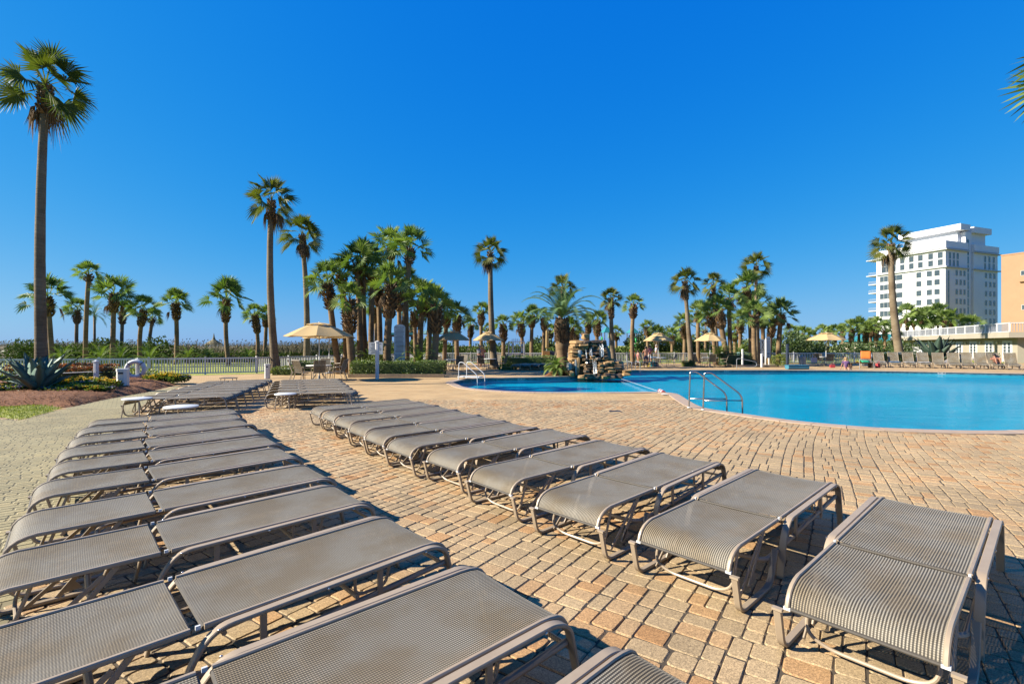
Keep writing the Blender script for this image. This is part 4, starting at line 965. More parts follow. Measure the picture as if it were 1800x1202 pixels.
for i, (x, y, w) in enumerate(far_px):
    palm('sabal', x + rnd.uniform(-2, 2), 72 + rnd.uniform(-4, 4), x, y + 1, w, rnd.choice([.6, 1.6, 2.2]), '%s far cabbage palm from the left in the line below the white hotel' % ORD[i], 'cabbage_palm', GRP['F'], seed=200 + i)
for i, (x, y, w) in enumerate([(1592, 556, 46), (1606, 563, 36), (1620, 562, 44), (1634, 560, 42), (1648, 555, 44), (1660, 563, 36), (1673, 563, 40), (1709, 572, 34)]):
    palm('sabal', x + rnd.uniform(-3, 3), 95 + rnd.uniform(-5, 5), x, y - 3, w * 1.3, 1.2, '%s palm from the left behind the roof terrace railing, before the white hotel' % ORD[i], 'cabbage_palm', 'palms behind the roof terrace', seed=230 + i)
# low sucker crown on the second slim palm is a plant of its own kind: none in the photograph but this
# palm whose fronds reach in at the right edge
palm('sabal', 2035, 7.2, 1985, 66, 200, .8, 'palm outside the right edge whose leaf tips reach into the picture', 'cabbage_palm', 'palms round the pool', .19, seed=3, sc_=.74, az=.4)
# pinnate palms
def frond(b, r_, az, el, L, leaf, nl=26, droop=.9, tone=(.3, .9), origin=Vector((0, 0, 0)), vee=.35):
    hx = Vector((math.cos(az), math.sin(az), 0)); up = Vector((0, 0, 1)); d = hx * math.cos(el) + up * math.sin(el); p = origin.copy(); bt = r_.uniform(*tone); side0 = Vector((-hx.y, hx.x, 0)); prev = p.copy()
    for i in range(nl):
        t = i / nl; d = (d - up * droop * (.02 + .085 * t) * 26 / nl).normalized(); p = p + d * L / nl; s_ = d.cross(up)
        if s_.length < .2: s_ = side0
        s_.normalize(); n_ = s_.cross(d); w = .018 * (1.2 - t)
        b.tone = .8; b.add([prev + s_ * w, prev - s_ * w, p - s_ * w, p + s_ * w], [(0, 1, 2, 3)]); prev = p.copy()
        if i < 2: continue
        ll = leaf * math.sin(PI * min(1, .16 + t * .80)) ** .7 * r_.uniform(.85, 1.1)
        for q in (-1, 1):
            dl = (s_ * q + d * (.55 + .6 * t) + n_ * vee - up * .10).normalized(); b.tone = min(1, max(0, bt + r_.uniform(-.2, .2)))
            b.add([p - d * .022, p + d * .022, p + dl * ll - up * .10 * ll, p + dl * ll * .5 - d * .012], [(0, 1, 2), (0, 2, 3)])
def canary(bx, by, cx, cy, Y, label):
    base = Vector((GX(bx, Y), Y, .25)); rel = P(cx, cy, Y) - base; t = thing('date_palm', label, 'palm', base); r_ = random.Random(5)
    n = 12; path = [Vector((rel.x * i / n, rel.y * i / n, rel.z * i / n)) for i in range(n + 1)]
    b = MB(); b.tube(path, lambda i: .36 + .05 * math.sin(i * 1.3) + (.10 if i < 2 else 0), 14); b.build('trunk', M['sabal_trunk'], t, smooth=True)
    b = MB(); boots_mesh(b, path[6:], .34, .54, 9, 17, 17, .15); b.build('leaf_boots', M['boot'], t)
    b = MB()
    for i in range(32):
        q = i / 31; el = R(84 - 62 * q ** 1.0 + r_.uniform(-7, 7)); frond(b, r_, i * 2.39996, el, r_.uniform(2.3, 2.9), .46, 36, 1.12, origin=Vector((0, 0, .1)))
    o = b.build('crown', M['date'], t); o.location = rel
canary(988, 650, 988, 562, 29.0, 'thick Canary date palm with a pineapple trunk and arching feather fronds beside the rock fountain')
def small_pinnate(label, loc, h, L, n, seed, cat='palm', name='feather_palm', el0=80, el1=-15, m='date', leaf=.34, trunk=.13, group=None):
    t = thing(name, label, cat, loc, 0, group); r_ = random.Random(seed)
    b = MB(); b.tube([(0, 0, -.05), (.02, 0, h * .5), (0, 0, h)], trunk, 10); b.build('trunk', M['sabal_trunk'], t, smooth=True)
    b = MB()
    for i in range(n): q = i / (n - 1); frond(b, r_, i * 2.39996, R(el0 + (el1 - el0) * q + r_.uniform(-6, 6)), L * r_.uniform(.85, 1.1), leaf, 20, 1.1, origin=Vector((0, 0, 0)))
    o = b.build('crown', M[m], t); o.location = (0, 0, h); return t
small_pinnate('small feather leaved palm among the cabbage palms beyond the left fence', (GX(166, 60), 60, 0), 5.4, 2.0, 22, 3)
SG = 'sago palms and cycads'
for i, (x, Y, h, L, lab) in enumerate([(108, 33, .5, 1.5, 'leftmost sago palm behind the left fence'), (176, 36, .55, 1.6, 'sago palm behind the fence under the two-tiered palm'), (212, 37, .5, 1.5, 'sago palm behind the fence right of the shaggy palm'), (262, 35, .5, 1.7, 'broad sago palm behind the fence above the lifebuoy'), (330, 44, .5, 1.6, 'sago palm behind the fence right of the solitary palm'),
                             (366, 46, .5, 1.3, 'lighter sago palm behind the fence in the open gap'), (436, 47, .4, 1.2, 'sago palm behind the fence left of the tall slim trunk'), (652, 28.3, .5, 1.15, 'sago palm in the bed behind the white post'), (735, 28.0, .6, 1.5, 'spreading sago palm right of the rules board'), (1265, 40, .9, 1.2, 'sago palm on the hedge above the grove table'), (1301, 44, .8, 1.6, 'dark sago palm in the middle of the right grove'), (978, 26.9, .35, .8, 'small sago palm at the foot of the thick date palm')]):
    small_pinnate(lab, (GX(x, Y), Y, .1), h, L, 30, 40 + i, 'cycad', 'sago_palm', 75, -5, 'fan', .24, .14, SG)

# ------------------------------------------------------------------ dunes, thickets, hedges
mound('dunes', [(-150, 54), (-60, 50), (-20, 54), (-4, 58), (10, 62), (10, 90), (-40, 100), (-150, 100)], 1.55, M['sand'], 2.0, 0.0)
r_ = random.Random(8); b = MB()                                   # sea oats on the dune
for i in range(12000):
    x = r_.uniform(-62, -14); y = r_.uniform(49, 62)
    if -45 < x < -27 and r_.random() < .55: continue
    z = .9 + .5 * min(1, (y - 49) / 6); p = Vector((x, y, z)); b.tone = r_.random(); h = r_.uniform(.35, .95)
    d = Vector((r_.uniform(-.35, .55), r_.uniform(-.3, .3), 1)).normalized(); s_ = Vector((.02, 0, 0)); b.add([p - s_, p + s_, p + d * h], [(0, 1, 2)])
    if r_.random() < .05: q = p + d * h; b.add([q, q + Vector((.05, 0, .15)), q + Vector((.16, 0, .16)), q + Vector((.08, 0, .0))], [(0, 1, 2, 3)])
tag(b.build('sea_oats', M['oats']), None, None, None, 'stuff')
def thicket(name, x0, x1, Y0, Y1, zt, n, m, seed, leaf=.22, zl=0):
    r2 = random.Random(seed); bl = []; x = x0
    while x < x1:
        w = r2.uniform(1.2, 2.4); h = zt * r2.uniform(.62, 1.08); bl.append(((x, r2.uniform(Y0, Y1), h * .45 + zl), (w, 1.3, h * .58))); x += w * .75
    return tag(bush(name, bl, n, leaf, m, seed), None, None, None, 'stuff')
thicket('dune_scrub', -48, -34, 46.5, 49, 2.25, 15000, M['scrub'], 21, .20); thicket('dune_scrub', -34, -16, 49, 51, 1.25, 9000, M['scrub'], 29, .18)
thicket('low_scrub', -60, -40, 47, 49, 1.3, 3500, M['dark_shrub'], 22, .22)
thicket('dune_scrub', -35, -15, 50, 52, 1.6, 9000, M['oats'], 23, .22)
thicket('garden_scrub', -16, -3, 50, 53, 2.1, 10000, M['scrub'], 24, .22)
thicket('garden_scrub', -3, 14, 54, 57, 1.9, 10000, M['scrub'], 25, .22)
thicket('garden_scrub', 34, 62, 62, 66, 2.0, 8000, M['dark_shrub'], 27, .3)
thicket('garden_scrub', 62, 95, 84, 90, 3.4, 7000, M['dark_shrub'], 28, .4)
TR = 'dark broadleaf trees behind the fence'
for i, (px, Y, w, h, lab) in enumerate([(1128, 60, 1.9, 3.1, 'dark broadleaf tree just right of the right playground tower'), (1150, 62, 2.2, 3.6, 'dark broadleaf tree left of the bathers umbrella top'), (1178, 61, 2.3, 4.0, 'dark broadleaf tree above the right half of the bathers umbrella'), (1204, 63, 2.0, 3.3, 'dark broadleaf tree behind the slanting red trunk'), (1228, 64, 2.0, 2.6, 'low dark broadleaf tree left of the grove umbrella'),
                             (1386, 58, 2.4, 3.2, 'rounded dark broadleaf tree right of the grove behind the dark post'), (1412, 60, 2.3, 2.7, 'dark broadleaf tree left of the umbrella by the seated girl'), (1312, 62, 2.0, 2.4, 'dark broadleaf tree seen between the grove trunks'), (762, 56, 2.0, 2.6, 'bright broadleaf tree below the teal hipped roof'), (953, 58, 1.9, 2.6, 'round broadleaf tree left of the folded umbrella')]):
    t = thing('broadleaf_tree', lab, 'tree', (GX(px, Y), Y, 0), 0, TR); b = MB(); b.tube([(0, 0, 0), (.05, .02, h * .5)], .12, 8); b.build('trunk', M['wood'], t)
    bush('crown', [((0, 0, h * .55), (w, w * .8, h * .45)), ((w * .5, .3, h * .4), (w * .7, w * .6, h * .35)), ((-w * .5, -.2, h * .42), (w * .7, w * .6, h * .36))], 2600, .26, M['shrub'] if i == 8 else M['dark_shrub'], 300 + i, t)
HG = 'clipped hedges'
def hedge(label, x0, x1, y0, y1, z0, z1, m, seed, dens=300, leaf=.075):
    o = hedge_mesh('hedge', x0 - (x0 + x1) / 2, x1 - (x0 + x1) / 2, 0, y1 - y0, z0, z1, M[m], seed, dens, leaf); o.location = ((x0 + x1) / 2, y0, 0); return tag(o, label, 'hedge', HG)
hedge('clipped dark hedge along the front of the palm bed below the rules board', GX(614, 25.8), GX(779, 25.8), 25.9, 26.9, .14, .80, 'shrub', 1, 420)
b = MB(); b.box((GX(697, 25.8), 25.78, .08), (5.05, .20, .16)); o = b.build('bed_curb', M['curb']); tag(o, 'low stone curb in front of the clipped dark hedge', 'curb')
hedge('low light green hedge left of the dining chairs', GX(473, 27.6), GX(521, 27.6), 27.6, 28.6, 0, .42, 'lime_shrub', 2, 300)
hedge('dark hedge behind the largest umbrella table, before the fence', GX(489, 32), GX(602, 32), 31.6, 32.5, 0, .66, 'shrub', 3, 220)
hedge('yellow topped hedge beyond the palm bed trunks', GX(600, 33), GX(660, 33), 32.8, 33.6, 0, .8, 'lime_shrub', 4, 150)
hedge('long hedge behind the pool between the couple and the thick date palm', GX(879, 36), GX(984, 36), 36, 37, 0, .86, 'shrub', 5, 240)
hedge('low light green hedge below the long hedge behind the pool', GX(879, 33.5), GX(906, 33.5), 33.2, 33.9, 0, .30, 'lime_shrub', 6, 240)
hedge('dark hedge along the front of the right palm grove', GX(1270, 39), GX(1327, 39), 38.9, 40.2, .1, 1.0, 'dark_shrub', 7, 240)
hedge('small light green hedge at the foot of the slanting red palm', GX(1201, 39.5), GX(1223, 39.5), 39.4, 40.2, 0, .42, 'lime_shrub', 8, 200)
hedge('hedge beyond the fence above the grove table', GX(1233, 50), GX(1254, 50), 50, 51, .3, 1.25, 'lime_shrub', 9, 160)
hedge('long low bright hedge beyond the fence behind the bathers', GX(1140, 52), GX(1196, 52), 52, 53, .2, .95, 'lime_shrub', 10, 120)
hedge('hedge around the foot of the tall windblown palm', GX(1535, 46), GX(1608, 46), 45.6, 48, 0, .95, 'shrub', 11, 130)
o = bush('round_shrub', [((0, 0, .42), (.62, .5, .45))], 900, .09, M['lime_shrub'], 77); o.location = (GX(1370, 38), 38, .1); tag(o, 'rounded clipped green shrub right of the right rules board', 'shrub')
o = bush('round_shrub', [((0, 0, .32), (1.1, .6, .42)), ((1.2, .3, .3), (.8, .5, .36))], 1500, .10, M['lime_shrub'], 78); o.location = (GX(655, 27.8), 27.8, .3); tag(o, 'low yellow green shrub in the palm bed behind the white post', 'shrub')
o = bush('round_shrub', [((0, 0, .3), (.8, .5, .38))], 600, .10, M['shrub'], 79); o.location = (GX(1070, 36.2), 36.2, 0); tag(o, 'small shrub at the foot of the red collared fan palm', 'shrub')
b = MB(); b.box((GX(1325, 38.2), 38.6, .08), (3.6, 1.4, .16)); tag(b.build('bed_curb', M['curb']), 'low curb of the mulch bed under the right rules board', 'curb')

# bed on the left: red tipped hedge, flowers, agaves, posts
t = thing('hedge', 'red tipped hedge in the mulch bed behind the big agave', 'hedge', (GX(150, 19.6), 19.4, .05), 0, HG)
hedge_mesh('foliage', -3.1, .75, 0, .9, .05, .62, M['dark_shrub'], 31, 420, .07, t); hedge_mesh('red_tips', -3.1, .75, .02, .9, .58, .82, M['red_shrub'], 32, 480, .07, t, tone=(.1, 1))
def flowers(name, cx_, cy_, rx, ry, n, seed, blue=.08, h=.33):
    r2 = random.Random(seed); b = MB(); cl = []
    for _ in range(n):
        a, q = r2.uniform(0, 6.28), r2.random() ** .5; cl.append((cx_ + rx * q * math.cos(a), cy_ + ry * q * math.sin(a), h * r2.uniform(.6, 1.25) * (1.15 - .5 * q)))
    for x, y, hh in cl:
        for _ in range(34):
            d = rdir(r2); p = Vector((x, y, .18 + hh * .45)) + Vector((d.x * .2, d.y * .2, d.z * hh * .5)); b.cur = 0; b.tone = r2.random(); leaf_quad(b, p, d + Vector((0, 0, .6)), rdir(r2), .13, .035)
        bl = r2.random() < blue
        for _ in range(r2.randint(6, 14)):
            p = Vector((x + r2.uniform(-.2, .2), y + r2.uniform(-.2, .2), .2 + hh * r2.uniform(.75, 1.2))); b.cur = 2 if bl else 1; b.tone = r2.random()
            for k in range(5):
                a = k * 1.2566 + r2.random() * .3; leaf_quad(b, p, Vector((math.cos(a), math.sin(a), .35)), Vector((0, 0, 1)), .075, .036)
    return tag(b.build(name, [M['shrub'], M['flower'], M['blue_flower']]), None, None, None, 'stuff')
flowers('flower_bed', -15.2, 17.3, 1.15, .62, 70, 1, .08, .26); flowers('flower_bed', -14.5, 16.2, .95, .40, 34, 5, .2, .12); flowers('flower_bed', -14.95, 21.2, .75, .45, 40, 2, .02, .22); flowers('flower_bed', -16.9, 16.1, .8, .5, 22, 3, .3, .15)
o = bush('garden_shrub', [((0, 0, .25), (1.3, .5, .3))], 700, .12, M['lime_shrub'], 81); o.location = (-18.2, 23.3, .0); tag(o, 'light green grassy shrub behind the grey litter bin', 'shrub')
o = bush('garden_shrub', [((0, 0, .25), (1.4, .6, .3))], 900, .12, M['lime_shrub'], 82); o.location = (-18.6, 17.0, .15); tag(o, 'low leafy plants left of the big agave', 'shrub')
def agave(label, loc, L, n, m, seed, group='agaves'):
    t = thing('agave', label, 'agave', loc, 0, group); r2 = random.Random(seed); up = Vector((0, 0, 1))
    for i in range(n):
        q = i / (n - 1); el = R(82 - 66 * q + r2.uniform(-5, 5)); az = i * 2.39996 + r2.uniform(-.15, .15); hx = Vector((math.cos(az), math.sin(az), 0)); d = hx * math.cos(el) + up * math.sin(el); p = hx * .10 + up * .10
        l = L * r2.uniform(.85, 1.12) * (.82 + .25 * math.sin(PI * q)); s_ = Vector((-hx.y, hx.x, 0)); b = MB(); b.tone = r2.random(); rings = []; k = 9
        for j in range(k + 1):
            u = j / k; w = L * .19 * (.75 + .9 * u - 1.9 * u * u + .25 * u ** 3) if u < 1 else 0; w = max(w, .002); n_ = s_.cross(d); th = .05 * L * (1 - u) + .003
            rings.append([p - s_ * w + n_ * (-w * .45), p - n_ * (-.01), p + s_ * w + n_ * (-w * .45), p + n_ * (th)])
            d = (d + (up * .06 if u < .35 else -up * .045) * (1.2 if q > .4 else .5)).normalized(); p = p + d * l / k
        # n_ points under the leaf here, so the channelled side faces up
        vs = [x for rg in rings for x in rg]; b.add(vs, [(j * 4 + a, j * 4 + (a + 1) % 4, (j + 1) * 4 + (a + 1) % 4, (j + 1) * 4 + a) for j in range(k) for a in range(4)])
        b.build('leaf', m, t, smooth=True)
    return t
agave('big blue grey agave in the mulch bed at the left', G(54, 697) + Vector((0, .25, .12)), 1.27, 26, M['agave'], 2)
agave('blue grey agave cut off by the left edge', (-18.0, 16.4, .15), 1.1, 18, M['agave'], 3)
agave('large dark agave before the cream pool house', (GX(1647, 42), 42, .1), 2.35, 26, M['agave_dark'], 5)
# posts, rope, lifebuoy, bin
def post(label, loc, w, h, m='grey_paint', cap=True, cat='post', name='post'):
    t = thing(name, label, cat, loc); b = MB(); b.bar([(0, 0, 0), (0, 0, h)], w, w, (0, 1, 0)); b.build('shaft', M[m], t)
    b = MB(); b.bar([(0, 0, h - .03), (0, 0, h + .02)], w * 1.22, w * 1.22, (0, 1, 0)); b.add([(-w * .5, -w * .5, h + .02), (w * .5, -w * .5, h + .02), (w * .5, w * .5, h + .02), (-w * .5, w * .5, h + .02), (0, 0, h + .06)], [(0, 1, 4), (1, 2, 4), (2, 3, 4), (3, 0, 4)]); b.build('cap', M[m], t); return t
p1 = Vector((GX(169, 19.2), 19.2, .1)); p2 = Vector((GX(242, 22.3), 22.3, .1))
post('pale grey post of the rope barrier in front of the red tipped hedge', p1, .15, .95, 'white_paint'); post('pale grey post carrying the white lifebuoy', p2, .14, .95, 'white_paint')
def lifebuoy(label, c, r_, face):
    t = thing('lifebuoy', label, 'lifebuoy', c, face); b = MB(); b.tube([(.0, r_ * math.cos(2 * PI * k / 28), r_ * math.sin(2 * PI * k / 28)) for k in range(28)], r_ * .27, 12, False, True); b.build('ring', M['white_plastic'], t, smooth=True)
    for k in range(4):
        a = PI / 4 + k * PI / 2; b = MB(); b.tube([(0, r_ * math.cos(a + e), r_ * math.sin(a + e)) for e in (-.09, 0, .09)], r_ * .285, 12, False); b.build('band', M['grey_cloth'], t, smooth=True)
    return t
lifebuoy('white lifebuoy hanging on the pale post beside the yellow flowers', p2 + Vector((.04, -.18, .50)), .35, R(-90 + 12))
b = MB(); pts = []
for a, c in ((p1 + Vector((-9, -.2, .5)), p1 + Vector((-.08, -.09, .55))), (p1 + Vector((.08, -.09, .55)), p2 + Vector((-.08, -.09, .62)))):
    b.tube([a.lerp(c, k / 12) - Vector((0, 0, .12 * math.sin(PI * k / 12))) for k in range(13)], .014, 6)
tag(b.build('barrier_rope', M['white_cloth']), 'pale rope strung between the two grey posts in the mulch bed', 'rope')
def bin_(label, loc, w, h):
    t = thing('litter_bin', label, 'litter bin', loc, .25); b = MB(); b.bar([(0, 0, 0), (0, 0, h * .88)], w, w, (0, 1, 0)); b.build('body', M['white_paint'], t); b = MB(); b.bar([(0, 0, h * .88), (0, 0, h * .96), (0, 0, h)], w * 1.08, w * 1.08, (0, 1, 0)); b.build('lid', M['white_paint'], t); b = MB(); b.box((0, -w * .52, h * .8), (w * .5, .01, h * .08)); b.build('slot', M['navy'], t); return t
bin_('square pale litter bin at the edge of the mulch bed', Vector((GX(216, 17.9), 17.9, .05)), .33, .78)
bin_('narrow pale bollard left of the dining chairs on the deck', Vector((GX(470, 24.9), 24.9, 0)), .24, .74)

# ------------------------------------------------------------------ fences
def fence(label, pts, h, gap=.125, postd=2.2, group='white picket fences', z0=0.0, name='picket_fence'):
    o0 = Vector((pts[0][0], pts[0][1], z0)); t = thing(name, label, 'fence', o0, 0, group); pk = MB(); rl = MB(); acc = []
    for i in range(len(pts) - 1):
        a, c = Vector((*pts[i], z0)) - o0, Vector((*pts[i + 1], z0)) - o0; L = (c - a).length; d = (c - a) / L; ang = math.atan2(d.y, d.x); n = int(L / gap)
        for k in range(n): q = a + d * (k + .5) * L / n; pk.box(q + Vector((0, 0, h * .5 + .02)), (.050, .030, h - .12), ang)
        for z in (.10, h - .05): rl.box((a + c) / 2 + Vector((0, 0, z)), (L - .02, .060, .085 if z > .5 else .06), ang)
        m_ = max(1, int(L / postd))
        for k in range(m_ + (1 if i == len(pts) - 2 else 0)): acc.append((a + d * k * L / m_, ang))
    pk.build('pickets', M['white_paint'], t); rl.build('rails', M['white_paint'], t)
    for q, ang in acc[:99]: b = MB(); b.box(q + Vector((0, 0, (h + .06) / 2)), (.085, .085, h + .06), ang); b.build('post', M['white_paint'], t)
    return t
fence('white picket fence bordering the lawn at the left', [(-38, 23.5), (-27, 25.5), (-19.9, 26.8), (-15.4, 29.5), (-12.3, 35.4), (-6.6, 46.9)], .98)
fence('white picket fence along the far side of the deck behind the palms', [(-6.45, 46.9), (11, 46.9), (27, 46.9), (35.5, 46.5)], .98, .15)
fence('pale boarded fence left of the pool house', [(35.7, 46.4), (41, 46.0), (44.5, 51)], 1.05, .07)
fence('short white railing on the terrace behind the orange towel', [(45.2, 54), (50.5, 56.5), (53.5, 66)], 1.0, .09, 2, 'white picket fences', .5)
post('white light post at the end of the boarded fence', Vector((44.7, 51.4, 0)), .16, 2.1, 'white_paint')

# ------------------------------------------------------------------ rock fountain
FT = thing('rock_fountain', 'stacked rock fountain with falling water at the far edge of the pool', 'fountain', P(1040, 607, 27.1) * 1.0); FT.location.z = -.1; fo = FT.location.copy()
def stone(px, py, wp, hp, dep, off, m, seed, name='stone', rough=.5):
    Y = 26.9 + off; k = Y / F; b = MB(); hx, hy, hz = wp * k * .5, dep * .5, hp * k * .5; r2 = random.Random(seed); vs = []; fs = []; n, mm = 12, 7
    for i in range(mm + 1):
        th = PI * i / mm
        for a in range(n):
            ph = 2 * PI * a / n; d = Vector((math.sin(th) * math.cos(ph), math.sin(th) * math.sin(ph), math.cos(th)))
            e = .55; q = Vector([math.copysign(abs(x) ** e, x) for x in d]); nz = 1 + rough * .42 * noise.noise(d * 2.2 + Vector((seed * 1.37, 0, 0)))
            vs.append(Vector((q.x * hx * nz, q.y * hy * nz, q.z * hz * (1 + .25 * (nz - 1)))))
    for i in range(mm):
        for a in range(n): fs.append((i * n + a, i * n + (a + 1) % n, (i + 1) * n + (a + 1) % n, (i + 1) * n + a))
    b.add(vs, fs); o = b.build(name, M[m], FT); o.location = P(px, py, Y) - fo; o.rotation_euler = (r2.uniform(-.06, .06), r2.uniform(-.07, .07), r2.uniform(-.25, .25)); soft(o, 30); return o
r_ = random.Random(6); sd = 0
stone(1042, 632, 66, 62, 1.1, .75, 'wet_rock', 900, 'core', .4); stone(1075, 648, 46, 30, 1.0, .5, 'wet_rock', 901, 'core', .4)
y = 659.0; i = 0
while y > 604:                                                   # dry stacked ledge on the left
    h = r_.uniform(3.2, 5.6)
    for k in range(2): sd += 1; stone(1008 + k * 12 + r_.uniform(-3, 3) + (659 - y) * .05, y, r_.uniform(13, 19), h * 1.15, r_.uniform(.7, 1.0), .35 + r_.uniform(-.15, .12), 'rock', sd)
    y -= h * .92
for px, w in ((1014, 22), (1030, 22), (1046, 24), (1058, 16)): sd += 1; stone(px, 601.5, w, 7, 1.3, .6, 'rock' if px < 1020 else 'wet_rock', sd)
sd += 1; stone(1029, 592, 12, 12, .42, .5, 'rock', sd, 'crest_stone', .7); sd += 1; stone(1026, 587, 9, 5, .3, .6, 'wet_rock', sd, 'crest_stone')
for rw in range(11):                                             # wet cascade face, stepping towards the pool
    yy = 606 + rw * 5.2; off = .55 - rw * .085; wd = 1052 + rw * 1.0
    for k in range(4): sd += 1; stone(1029 + k * 10.5 + r_.uniform(-2, 2) + rw * .4, yy + r_.uniform(-.8, .8), r_.uniform(11, 15), r_.uniform(5, 7), .9, off + r_.uniform(-.12, .08), 'wet_rock' if r_.random() < .7 else 'rock', sd)
for rw, (yy, xr) in enumerate([(632, 1075), (637, 1080), (642, 1088), (647, 1093), (652, 1097), (658, 1103)]):   # ledges to the right
    x = 1062
    while x < xr - 3: w = r_.uniform(12, 20); sd += 1; stone(x + w / 2, yy, w, 6.2, 1.1, .3 - rw * .10 + r_.uniform(-.1, .1), 'wet_rock' if (r_.random() < .45) else 'rock', sd); x += w * .86
for k in range(6): sd += 1; stone(1022 + k * 13, 662.5, 15, 7.5, .6, -.45 + r_.uniform(-.1, .1), 'wet_rock' if k % 3 else 'rock', sd)
sd += 1; stone(1016, 644, 7, 32, .3, -.1, 'rock', sd, 'standing_stone'); sd += 1; stone(1012.5, 646, 4, 30, .25, -.12, 'pale_rock', sd, 'standing_stone'); sd += 1; stone(1019, 622, 8, 14, .3, -.05, 'pale_rock', sd, 'standing_stone')
sd += 1; stone(1000, 644, 8, 14, .4, -.2, 'pale_rock', sd, 'boulder'); sd += 1; stone(1006, 645, 9, 13, .4, .0, 'wet_rock', sd, 'boulder'); sd += 1; stone(1004, 656, 9, 10, .5, -.25, 'rock', sd, 'boulder')
b = MB(); r2 = random.Random(3)                                   # falling water: thin strands over the ledges
for (x0, y0, x1, y1, o0, o1, n) in ((1037, 612, 1041, 632, -.10, -.30, 5), (1050, 606, 1061, 630, -.10, -.30, 9), (1040, 632, 1050, 660, -.32, -.85, 7), (1058, 606, 1063, 628, -.12, -.3, 5), (1030, 614, 1032, 636, -.1, -.35, 3)):
    for k in range(n):
        t_ = r2.random(); xa, xb = x0 + (x1 - x0) * t_ * .9 + r2.uniform(-1, 1), x0 + (x1 - x0) * t_ + r2.uniform(-1.5, 2.5); ya = y0 + r2.uniform(-2, 6); yb = y1 - r2.uniform(0, 8); w = r2.uniform(.004, .011)
        pts = [P(xa + (xb - xa) * q, ya + (yb - ya) * q, 26.9 + o0 + (o1 - o0) * q - .06 * math.sin(PI * q)) - fo for q in (0, .25, .5, .75, 1)]
        b.tube(pts, lambda i: w * (.6 + .6 * (i / 4)), 5)
b.build('falling_water', M['foam'], FT)
mound('palm_mulch', [(GX(957, 26.6), 26.7), (GX(1000, 26.9), 26.95), (GX(1010, 29), 29.2), (GX(990, 30.4), 30.6), (GX(962, 29.5), 29.5)], .36, M['mulch'], .14, 0.0)

# ------------------------------------------------------------------ boards, rails, play towers, pavilions
def text_mesh(body, size, loc, rz, m, parent, name, depth=.004):
    cu = bpy.data.curves.new(name, 'FONT'); cu.body = body; cu.size = size; cu.extrude = depth; cu.align_x = 'CENTER'; cu.align_y = 'CENTER'
    tmp = bpy.data.objects.new(name, cu); C.objects.link(tmp); bpy.context.view_layer.update()
    me = bpy.data.meshes.new_from_object(tmp.evaluated_get(bpy.context.evaluated_depsgraph_get())); C.objects.unlink(tmp); bpy.data.objects.remove(tmp)
    me.materials.clear(); me.materials.append(m); o = bpy.data.objects.new(name, me); C.objects.link(o); o.parent = parent; o.location = loc; o.rotation_euler = (PI / 2, 0, rz); return o
M['ink'] = mat('sign_ink', (0.05, 0.055, 0.06), None, 5, 0.6)
M['board'] = mat('sign_board', (0.85, 0.87, 0.86), (0.75, 0.77, 0.77), 1.5, 0.5)
def rules_board(label, loc, w, z0, z1, rz, head=True):
    t = thing('rules_board', label, 'sign', loc, rz); b = MB(); n = 10; h = z1 - z0
    prof = [(-w / 2, z0), (w / 2, z0), (w / 2, z1 - .10)] + [(w / 2 * math.cos(PI * k / n) * .9, z1 - .10 + .12 * math.sin(PI * k / n)) for k in range(n + 1)] + [(-w / 2, z1 - .10)]
    k = len(prof); b.add([(x, -.03, z) for x, z in prof] + [(x, .03, z) for x, z in prof], [tuple(range(k)), tuple(reversed(range(k, 2 * k)))] + [((i + 1) % k, i, i + k, (i + 1) % k + k) for i in range(k)]); b.build('board', M['board'], t)
    for s in (-1, 1): b = MB(); b.box((s * (w / 2 - .04), .065, (z1 - .15) / 2), (.075, .06, z1 - .15)); b.build('leg', M['white_paint'], t)
    if head:
        text_mesh('POOL RULES', w * .145, (0, -.034, z1 - .16), 0, M['ink'], t, 'heading'); text_mesh('NO DIVING', w * .15, (0, -.034, z0 + h * .235), 0, M['ink'], t, 'heading'); text_mesh('NO LIFEGUARD', w * .105, (0, -.034, z0 + h * .19), 0, M['ink'], t, 'heading')
    b = MB(); r2 = random.Random(int(w * 100)); z = z1 - .27
    while z > z0 + h * .29: b.box((-.0 + r2.uniform(-.02, .02), -.032, z), (w * r2.uniform(.55, .84), .004, .022)); z -= .072
    z = z0 + h * .15
    while z > z0 + .06: b.box((0, -.032, z), (w * r2.uniform(.4, .7), .004, .018)); z -= .06
    b.build('text_lines', M['ink'], t); return t
rules_board('tall white pool rules board standing in the palm bed behind the clipped hedge', (GX(702.5, 27.9), 27.9, 0), .62, .62, 2.86, .12)
t = rules_board('tall grey rules board with white legs before the right palm grove', (GX(1350, 38.6), 38.6, 0), .50, .68, 2.35, .45)
t = thing('notice_board', 'small white notice board behind the white post in the palm bed', 'sign', (GX(660.5, 26.9), 26.9, 0)); b = MB(); b.box((0, 0, 1.52), (.78, .04, .66)); b.build('board', M['board'], t)
b = MB(); b.box((0, .06, .95), (.09, .07, 1.9)); b.build('leg', M['white_paint'], t); b = MB()
for k in range(8): b.box((rnd.uniform(-.04, .04), -.022, 1.76 - k * .07), (rnd.uniform(.4, .64), .004, .02))
b.build('text_lines', M['ink'], t)
